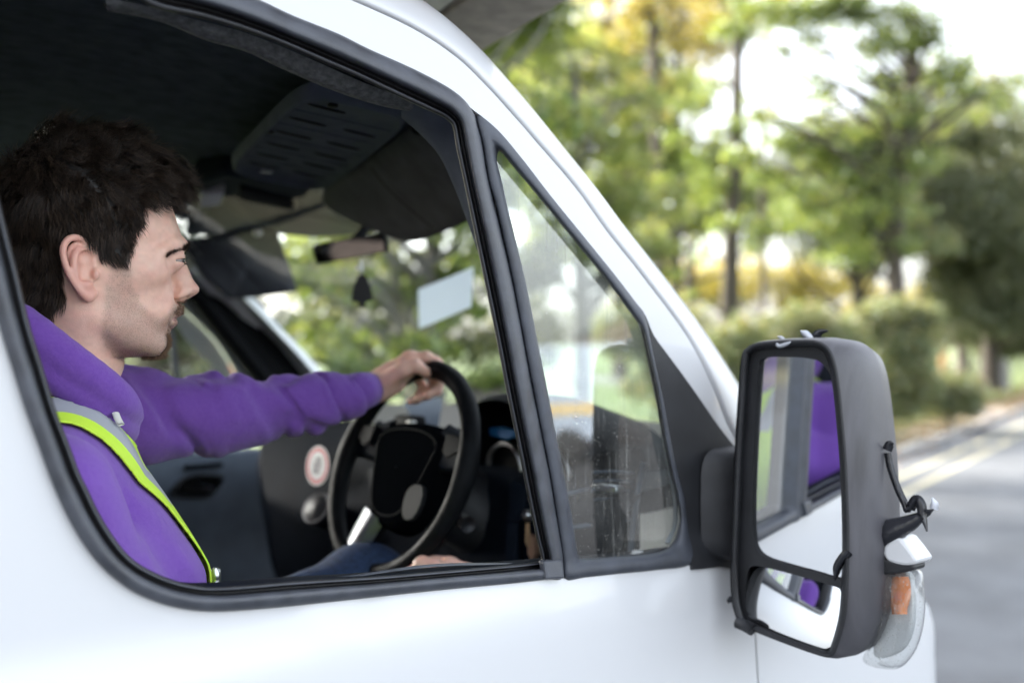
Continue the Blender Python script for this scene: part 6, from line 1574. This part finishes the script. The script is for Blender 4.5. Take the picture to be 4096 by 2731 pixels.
ci = np.concatenate([np.argmin(((root[i:i + 1500, None] - cl[None]) ** 2).sum(2), 1) for i in range(0, NS, 1500)])
zt = root[:, 2]; xt = root[:, 0]
topw = np.clip((zt - .060) / .055, 0, 1); frontw = np.clip((xt - .02) / .05, 0, 1) * topw
backw = np.clip((-.02 - xt) / .06, 0, 1)
Ln = .020 + .016 * topw + .016 * frontw + .010 * backw * (1 - topw)
low = np.clip((.045 - zt) / .05, 0, 1) * np.clip((xt + .02) / .04, 0, 1)
edge_s = soften(hmask.astype(float), 14)[HQ[fi, 0]]; Ln = Ln * (.30 + .70 * np.clip((edge_s - .5) / .42, 0, 1)) * (1 - .40 * low) * q.uniform(.75, 1.2, NS) * q.uniform(.85, 1.15, NCL)[ci]
flow = np.stack([.55 * topw + .25 * (1 - topw) * (1 - backw) + .75 * frontw - .25 * backw * (1 - topw), np.sign(root[:, 1]) * .15 * (1 - topw), -.75 * (1 - topw) + .10 * topw - .30 * frontw], 1)
cp = q.uniform(0, 6.28, NCL)[ci]; camp = (q.uniform(.35, 1.0, NCL)[ci] * (.0042 + .0040 * topw) * np.clip(Ln / .045, .25, 1.2))
cwl = q.uniform(.024, .042, NCL)[ci]; jit = q.normal(0, .34, (NCL, 3))[ci] + q.normal(0, .16, (NS, 3))
K = 13; paths = np.zeros((NS, K, 3)); pos = root - nrm * .001; dr = nrm * (.60 - .14 * topw[:, None] + .38 * frontw[:, None]) + flow * .75 + jit
dr /= np.linalg.norm(dr, axis=1, keepdims=True)
e1 = np.cross(nrm, flow + 1e-3); e1 /= np.linalg.norm(e1, axis=1, keepdims=True) + 1e-9; e2 = np.cross(dr, e1)
for k in range(K):
    s_ = Ln * k / (K - 1); ph = cp + 6.283 * s_ / cwl; env = np.clip(s_ / .010, 0, 1)[:, None]
    paths[:, k] = pos + env * camp[:, None] * (np.cos(ph)[:, None] * e1 + np.sin(ph)[:, None] * e2 * .8)
    pos = pos + dr * (Ln / (K - 1))[:, None]
    dr = dr + flow * .16 + np.array([0, 0, -.035]) * (1 - .4 * topw[:, None]); dr /= np.linalg.norm(dr, axis=1, keepdims=True)
wk = (.40 * np.linspace(0, 1, K) ** 1.1)[None, :, None] * q.uniform(.45, 1.0, NS)[:, None, None]     # locks: strands gather round the strand that leads their clump
gd = paths[:NCL][ci]; paths = paths * (1 - wk) + (gd + (root - cl[ci])[:, None, :] * .30) * wk
HAIR = hair_mat('dark brown hair', [(.010, .008, .007), (.020, .014, .011), (.040, .027, .019), (.075, .050, .034)], .44)
strands('hair', paths, .00028, HAIR, MAN, q.uniform(.7, 1.3, NS))
# loose fly-aways at the front
# eyebrows, lashes
def simple_strands(name, roots, dirs, L, r, m, bend=(0, 0, 0), K=5):
    n = len(roots); p = np.zeros((n, K, 3)); d = dirs / np.linalg.norm(dirs, axis=1, keepdims=True); x_ = roots.copy()
    for k in range(K): p[:, k] = x_; x_ = x_ + d * (np.broadcast_to(L, (n,)) / (K - 1))[:, None]; d = d + np.array(bend) / K; d /= np.linalg.norm(d, axis=1, keepdims=True)
    return strands(name, p, r, m, MAN)
vi = np.where((bd < np.interp(np.abs(y), [.004, .02, .05], [.0050, .0048, .0016])) & (y < .01))[0]; vi = q.choice(vi, 1500)
r_ = HV[vi] + q.normal(0, .0005, (1500, 3)); along = np.where(y[vi] < 0, -1, 1)
dr_ = HN[vi] * .55 + np.stack([-.55 * np.ones(1500), along * .75, .35 + 0 * along], 1) + q.normal(0, .18, (1500, 3))
simple_strands('eyebrow', r_, dr_, q.uniform(.004, .008, 1500), .00014, hair_mat('brow hair', [(.018, .012, .010), (.05, .033, .022)], .45))
# beard: goatee, moustache and stubble
gi_ = np.where((goat_s > .35) & (y < .022))[0]; ng = 3200; vi = q.choice(gi_, ng); r_ = HV[vi] + q.normal(0, .0006, (ng, 3))
dr_ = HN[vi] * .8 + np.stack([.05 + 0 * r_[:, 0], 0 * r_[:, 0], -.75 + 0 * r_[:, 0]], 1) + q.normal(0, .25, (ng, 3))
BEARD = hair_mat('brown beard', [(.045, .024, .014), (.09, .048, .026), (.16, .085, .042), (.26, .15, .08)], .45)
Lb = np.where(r_[:, 2] < -.078, q.uniform(.002, .0055, ng), q.uniform(.0012, .0030, ng))
simple_strands('goatee', r_, dr_, Lb, .00016, BEARD, (0, 0, -.5))
si_ = np.where((beard_s > .25) & (y < .03))[0]; nsb = 4200; vi = q.choice(si_, nsb); r_ = HV[vi] + q.normal(0, .0007, (nsb, 3))
dr_ = HN[vi] * .9 + np.stack([-.1 + 0 * r_[:, 0], 0 * r_[:, 0], -.8 + 0 * r_[:, 0]], 1) + q.normal(0, .25, (nsb, 3))
simple_strands('stubble', r_, dr_, q.uniform(.0008, .0020, nsb), .00008, hair_mat('dark stubble', [(.03, .02, .016), (.07, .045, .03)], .5), (0, 0, 0), 3)
la = np.linspace(-1, 1, 26); r_ = np.stack([.0945 - .004 * np.abs(la), -.0315 + la * .0105, .0135 - .0022 * la ** 2], 1); r2 = np.stack([.0945 - .004 * np.abs(la), -.0315 + la * .0105, .0068 + .0012 * la ** 2], 1)
simple_strands('eyelash', np.vstack([r_, r2]), np.vstack([np.stack([np.ones(26), la * .5 - .3, -.10 + 0 * la], 1), np.stack([np.ones(26), la * .5 - .3, -.35 + 0 * la], 1)]), .005, .00012, HAIR, (0, 0, .4))

# --- clothes
CL = Field((-.24, -.005, .96), (.50, .62, 1.70), .0037)
# torso
CL.cap((-.03, .31, 1.02), (-.030, .31, 1.34), .112, .122, .05, sc=(1, .70, 1), pad=.06)
CL.cap((-.03, .31, 1.34), (-.050, .31, 1.455), .122, .080, .05, sc=(1, .66, 1), pad=.06)
CL.cap(S_R + np.array([.0, .03, .0]), (-.06, .31, 1.495), .058, .060, .05)
CL.cap(S_L + np.array([-.01, -.03, 0]), (-.06, .31, 1.495), .060, .060, .05)
torso_f = CL.f.copy()
def arm(field, pts, rs, k): field.chain([np.array(p) for p in pts], rs, k, pad=.05)
arm(CL, [S_R, S_R * .5 + E_R * .5, E_R], [.064, .0505, .050], .03)
arm(CL, [E_R, E_R * .5 + H_R * .5, H_R * .93 + E_R * .07], [.050, .044, .036], .03)
arm(CL, [S_L, E_L * .5 + S_L * .5, E_L, M_L, P(1400, 1580, 1.535)], [.069, .061, .0535, .0405, .034], .02)
# folds: displace the band next to the surface
band = np.abs(CL.f) < .03; ii = np.argwhere(band); px = CL.ax[0][ii[:, 0]]; py = CL.ax[1][ii[:, 1]]; pz = CL.ax[2][ii[:, 2]]
pp_ = np.stack([px, py, pz], 1)
def seg_coord(a, b):
    d = b - a; L = np.linalg.norm(d); d = d / L; r_ = pp_ - a; s_ = r_ @ d; perp = r_ - s_[:, None] * d
    return s_, perp, np.linalg.norm(perp, axis=1), L
disp = np.zeros(len(pp_))
sL, pL, dL, L1 = seg_coord(S_L, C_L)
wL = np.clip(1 - (dL - .085) / .02, 0, 1) * np.clip((sL + .02) / .05, 0, 1) * (py > .36)
up_ = pL[:, 2]; sd_ = pL[:, 1]
sk_ = sL + .55 * up_ - .25 * sd_ + .03 * vnoise(pp_[:, 0] * 14, pp_[:, 1] * 14, pp_[:, 2] * 14)
f1 = 1 - np.abs(2 * vnoise(sk_ / .040, sd_ / .12 + 3, up_ / .13) - 1); f2 = 1 - np.abs(2 * vnoise(sk_ / .022 + 9, sd_ / .07, up_ / .07 + 5) - 1)
v1 = np.exp(-((2 * vnoise(sk_ / .034, sd_ / .11 + 3, up_ / .11) - 1) / .16) ** 2); v2 = np.exp(-((2 * vnoise(sk_ / .020 + 9, sd_ / .06, up_ / .06 + 5) - 1) / .15) ** 2)
fade = np.interp(sL, [0, .30, .45], [1, .85, .45]); disp += wL * fade * (.008 * (f1 - .60) - .012 * v1 - .0025 * v2 + .004)
sR, pR, dR, L2 = seg_coord(S_R, E_R)
wR = np.clip(1 - (dR - .085) / .02, 0, 1) * (py < .215)
sk2 = sR + .35 * pR[:, 0] + .02 * vnoise(pp_[:, 0] * 16, pp_[:, 1] * 16, pp_[:, 2] * 16)
fR = 1 - np.abs(2 * vnoise(sk2 / .055 + 4, pR[:, 0] / .12, pR[:, 1] / .12) - 1); amp = np.clip(sR / .28, .25, 1.3)
vR = np.exp(-((2 * vnoise(sk2 / .050 + 4, pR[:, 0] / .10, pR[:, 1] / .10) - 1) / .2) ** 2)
disp += wR * amp * (.012 * (fR - .55) - .011 * vR)
wT = 1 - np.maximum(wL, wR)
fT = 1 - np.abs(2 * vnoise(pp_[:, 0] / .07, pp_[:, 1] / .09, pp_[:, 2] / .05 + .6 * pp_[:, 0] / .05) - 1); disp += wT * .007 * (fT - .5)
CL.f[band] -= disp.astype(np.float32)
pre_f = CL.f.copy()
# hood bunched round the neck: a thick rolled collar, open at the throat
col_near = [(-.135, .30, 1.655), (-.100, .262, 1.635), (-.058, .245, 1.600), (-.018, .248, 1.570), (.010, .262, 1.548), (.030, .285, 1.532)]
col_far = [(-.135, .32, 1.655), (-.100, .358, 1.635), (-.058, .374, 1.600), (-.020, .370, 1.568), (.008, .350, 1.545), (.028, .322, 1.530)]
for cpts in (col_near, col_far):
    c = catmull([np.array(p) for p in cpts], 3); CL.chain(list(c), list(np.interp(np.linspace(0, 1, len(c)), [0, .3, .75, 1], [.028, .0235, .0205, .013])), .004)
    c2 = c + np.array([-.010, 0, -.016]); c2[:, 1] += np.sign(c[:, 1] - .31) * -.004; CL.chain(list(c2), [.019] * len(c2), .004)
CL.ell((-.155, .31, 1.575), (.06, .11, .075), .03)
# neck opening
CL.cap(h2w((-.036, 0, -.06)), h2w((-.060, 0, -.215)), .0535, .050, .006, 'sub')
CL.cap(h2w((.004, 0, -.09)), h2w((-.02, 0, -.19)), .030, .026, .008, 'sub')
CV, CQ = CL.mesh(); CV = relax(CV, CQ, 1, .5)
HOOD, t, b = new_mat('purple fleece')
tc = t.nodes.new('ShaderNodeTexCoord'); nz = t.nodes.new('ShaderNodeTexNoise'); nz.inputs['Scale'].default_value = 260; nz.inputs['Detail'].default_value = 4; t.links.new(tc.outputs['Object'], nz.inputs[0])
n2_ = t.nodes.new('ShaderNodeTexNoise'); n2_.inputs['Scale'].default_value = 14; t.links.new(tc.outputs['Object'], n2_.inputs[0])
mx = t.nodes.new('ShaderNodeMix'); mx.data_type = 'RGBA'; mx.inputs[6].default_value = (.130, .048, .315, 1); mx.inputs[7].default_value = (.19, .085, .39, 1); t.links.new(nz.outputs[0], mx.inputs[0])
t.links.new(mx.outputs[2], b.inputs['Base Color']); b.inputs['Roughness'].default_value = .9; b.inputs['Sheen Weight'].default_value = .35; b.inputs['Sheen Roughness'].default_value = .5; b.inputs['Sheen Tint'].default_value = (.75, .65, 1, 1); b.inputs['Specular IOR Level'].default_value = .2
wv = t.nodes.new('ShaderNodeTexWave'); wv.inputs['Scale'].default_value = 320; wv.inputs['Distortion'].default_value = 3; t.links.new(tc.outputs['Object'], wv.inputs[0])
n3_ = t.nodes.new('ShaderNodeTexNoise'); n3_.inputs['Scale'].default_value = 38; n3_.inputs['Detail'].default_value = 5; n3_.inputs['Distortion'].default_value = 1.2; t.links.new(tc.outputs['Object'], n3_.inputs[0])
mw = t.nodes.new('ShaderNodeMath'); mw.operation = 'MULTIPLY_ADD'; mw.inputs[1].default_value = 9.0; t.links.new(n3_.outputs[0], mw.inputs[0]); t.links.new(wv.outputs[0], mw.inputs[2])
ad = t.nodes.new('ShaderNodeMath'); ad.operation = 'ADD'; t.links.new(nz.outputs[0], ad.inputs[0]); t.links.new(mw.outputs[0], ad.inputs[1])
bp = t.nodes.new('ShaderNodeBump'); bp.inputs['Strength'].default_value = .6; bp.inputs['Distance'].default_value = .0004; t.links.new(ad.outputs[0], bp.inputs['Height']); t.links.new(bp.outputs[0], b.inputs['Normal'])
hoodie = finish('hoodie', np_mesh('hoodie', CV - head_thing_base, CQ), HOOD, MAN, base=head_thing_base)
# ribbed cuff
cu = [P(1385, 1586, 1.53), P(1410, 1576, 1.537), P(1440, 1566, 1.545), P(1470, 1558, tH - .022), P(1494, 1552, tH - .018)]
mb = MB(); path = catmull(cu, 4); mb.tube(path, np.interp(np.linspace(0, 1, len(path)), [0, .15, .3, .92, 1], [.030, .0325, .0305, .0272, .0245]), 28, caps=False, flat=1.02); mb.build('cuff', HOOD, hoodie)
mb = MB(); mb.tube(catmull([P(462, 1652, 1.11), P(470, 1672, 1.105), P(484, 1698, 1.10)], 4), .0042, 8, flat=.5); mb.build('drawstring', mat('off white cord', (.62, .62, .56), rough=.8), hoodie)
# hi-vis vest: skin of the torso lifted 4 mm, cut at armholes, collar and zip, with the cut edges snapped to the seam lines
CN = vnormals(CV, CQ)
def vest_reg(V):
    x_, y_, z_ = V[:, 0], V[:, 1], V[:, 2]
    ae = .190 + .020 * np.clip((1.52 - z_) / .10, 0, 1)
    fr = x_ > -.06
    near_p = np.maximum(ae - y_, y_ - np.where(fr, .322 - .30 * np.clip(z_ - 1.44, 0, .2), .6))
    far_p = np.maximum(  .352 + .10 * np.clip(z_ - 1.46, 0, .2) - y_, y_ - .395)
    r_ = np.minimum(near_p, far_p)
    cd = np.full(len(V), 1.0)
    for cpts in (col_near, col_far):
        for p in catmull([np.array(p) + np.array([-.004, 0, -.014]) for p in cpts], 3): cd = np.minimum(cd, np.sqrt((x_ - p[0]) ** 2 + (y_ - p[1]) ** 2 + (z_ - p[2]) ** 2))
    ip_ = np.clip(((V - CL.lo) / CL.h), 0, np.array(CL.f.shape) - 1.001); i0 = ip_.astype(int); fr_ = ip_ - i0; pf = 0
    for dx_ in (0, 1):
        for dy_ in (0, 1):
            for dz_ in (0, 1):
                w_ = np.abs(1 - dx_ - fr_[:, 0]) * np.abs(1 - dy_ - fr_[:, 1]) * np.abs(1 - dz_ - fr_[:, 2]); pf = pf + w_ * pre_f[i0[:, 0] + dx_, i0[:, 1] + dy_, i0[:, 2] + dz_]
    return np.maximum(np.maximum(r_, pf - .004), np.maximum(1.05 - z_, -.17 - x_)), y_ - ae
VR, DE = vest_reg(CV)
keep = (VR[CQ] < 0).any(1); vq = CQ[keep]; vv = CV + CN * .0045
used = np.unique(vq); outv = np.zeros(len(CV), bool); outv[used] = VR[used] > 0
acc = np.zeros_like(vv); cnt = np.zeros(len(vv))
for i in range(4):
    for j in (1, 3):
        a_, b_ = vq[:, i], vq[:, (i + j) % 4]; m = outv[a_] & ~outv[b_]
        t_ = (VR[a_] / (VR[a_] - VR[b_] + 1e-12))[m][:, None]; np.add.at(acc, a_[m], vv[a_[m]] * (1 - t_) + vv[b_[m]] * t_); np.add.at(cnt, a_[m], 1)
mv = cnt > 0; vv[mv] = acc[mv] / cnt[mv][:, None]
ok = ~((outv & ~mv)[vq].any(1)); vq = vq[ok]
used, inv = np.unique(vq, return_inverse=True); vq = inv.reshape(-1, 4); VV_ = vv[used]; de = DE[used]
me = np_mesh('vest', VV_ - head_thing_base, vq)
band_ = np.minimum(np.minimum(de - .021, .052 - de), np.minimum(VV_[:, 2] - 1.43, (.31 - VV_[:, 1])))      # > 0 on the reflective tape
at = me.attributes.new('tape', 'FLOAT', 'POINT'); at.data.foreach_set('value', band_.astype(np.float32))
VM, t, b = new_mat('hi-vis polyester'); ca = t.nodes.new('ShaderNodeAttribute'); ca.attribute_name = 'tape'; st_ = t.nodes.new('ShaderNodeMath'); st_.operation = 'GREATER_THAN'; st_.inputs[1].default_value = 0.0
mx = t.nodes.new('ShaderNodeMix'); mx.data_type = 'RGBA'; mx.inputs[6].default_value = (.55, .82, .055, 1); mx.inputs[7].default_value = (.34, .36, .38, 1)
t.links.new(ca.outputs['Fac'], st_.inputs[0]); t.links.new(st_.outputs[0], mx.inputs[0]); t.links.new(mx.outputs[2], b.inputs['Base Color']); b.inputs['Roughness'].default_value = .55; b.inputs['Specular IOR Level'].default_value = .35
tc = t.nodes.new('ShaderNodeTexCoord'); nz = t.nodes.new('ShaderNodeTexNoise'); nz.inputs['Scale'].default_value = 500; t.links.new(tc.outputs['Object'], nz.inputs[0]); bp = t.nodes.new('ShaderNodeBump'); bp.inputs['Strength'].default_value = .2; bp.inputs['Distance'].default_value = .001; t.links.new(nz.outputs[0], bp.inputs['Height']); t.links.new(bp.outputs[0], b.inputs['Normal'])
vo_ = finish('vest', me, VM, MAN, base=head_thing_base)
sm_ = vo_.modifiers.new('thickness', 'SOLIDIFY'); sm_.thickness = .0022; sm_.offset = 1
# jeans and shoes
JF = Field((-.22, .10, .60), (.72, .62, 1.34), .007)
for hy, ky, kz in ((.235, .20, 1.20), (.39, .485, 1.235)):
    JF.chain([np.array((-.05, hy, 1.07)), np.array((.22, (hy + ky) / 2, 1.155)), np.array((.47, ky, kz - .02)), np.array((.50, ky, 1.0)), np.array((.52, ky, .74))], [.095, .083, .070, .056, .045], .03, pad=.04)
JF.ell((-.06, .31, 1.06), (.13, .16, .10), .04)
bnd = np.abs(JF.f) < .03; ii = np.argwhere(bnd); jx, jy, jz = (JF.ax[k][ii[:, k]] for k in range(3))
JF.f[bnd] -= (.009 * (1 - np.abs(2 * vnoise(jx / .06 + jz / .05, jy / .1, jz / .1) - 1) - .5)).astype(np.float32)
JV, JQ = JF.mesh()
finish('jeans', np_mesh('jeans', relax(JV, JQ, 1, .5) - head_thing_base, JQ), mat('dark blue denim', (.022, .045, .105), rough=.85, noise=.3, nscale=120, bump=.3, bscale=500), MAN, base=head_thing_base)
SHOE = mat('black shoe', (.02, .02, .02), rough=.5)
for ky in (.20, .485):
    mb = MB(); mb.tube(catmull([np.array((.49, ky, .655)), np.array((.56, ky, .665)), np.array((.66, ky, .655)), np.array((.72, ky, .65))], 4), [.036, .042, .044, .043, .043, .042, .042, .042, .04, .036, .03, .02, .01], 12, flat=.8); mb.build('shoe', SHOE, MAN)
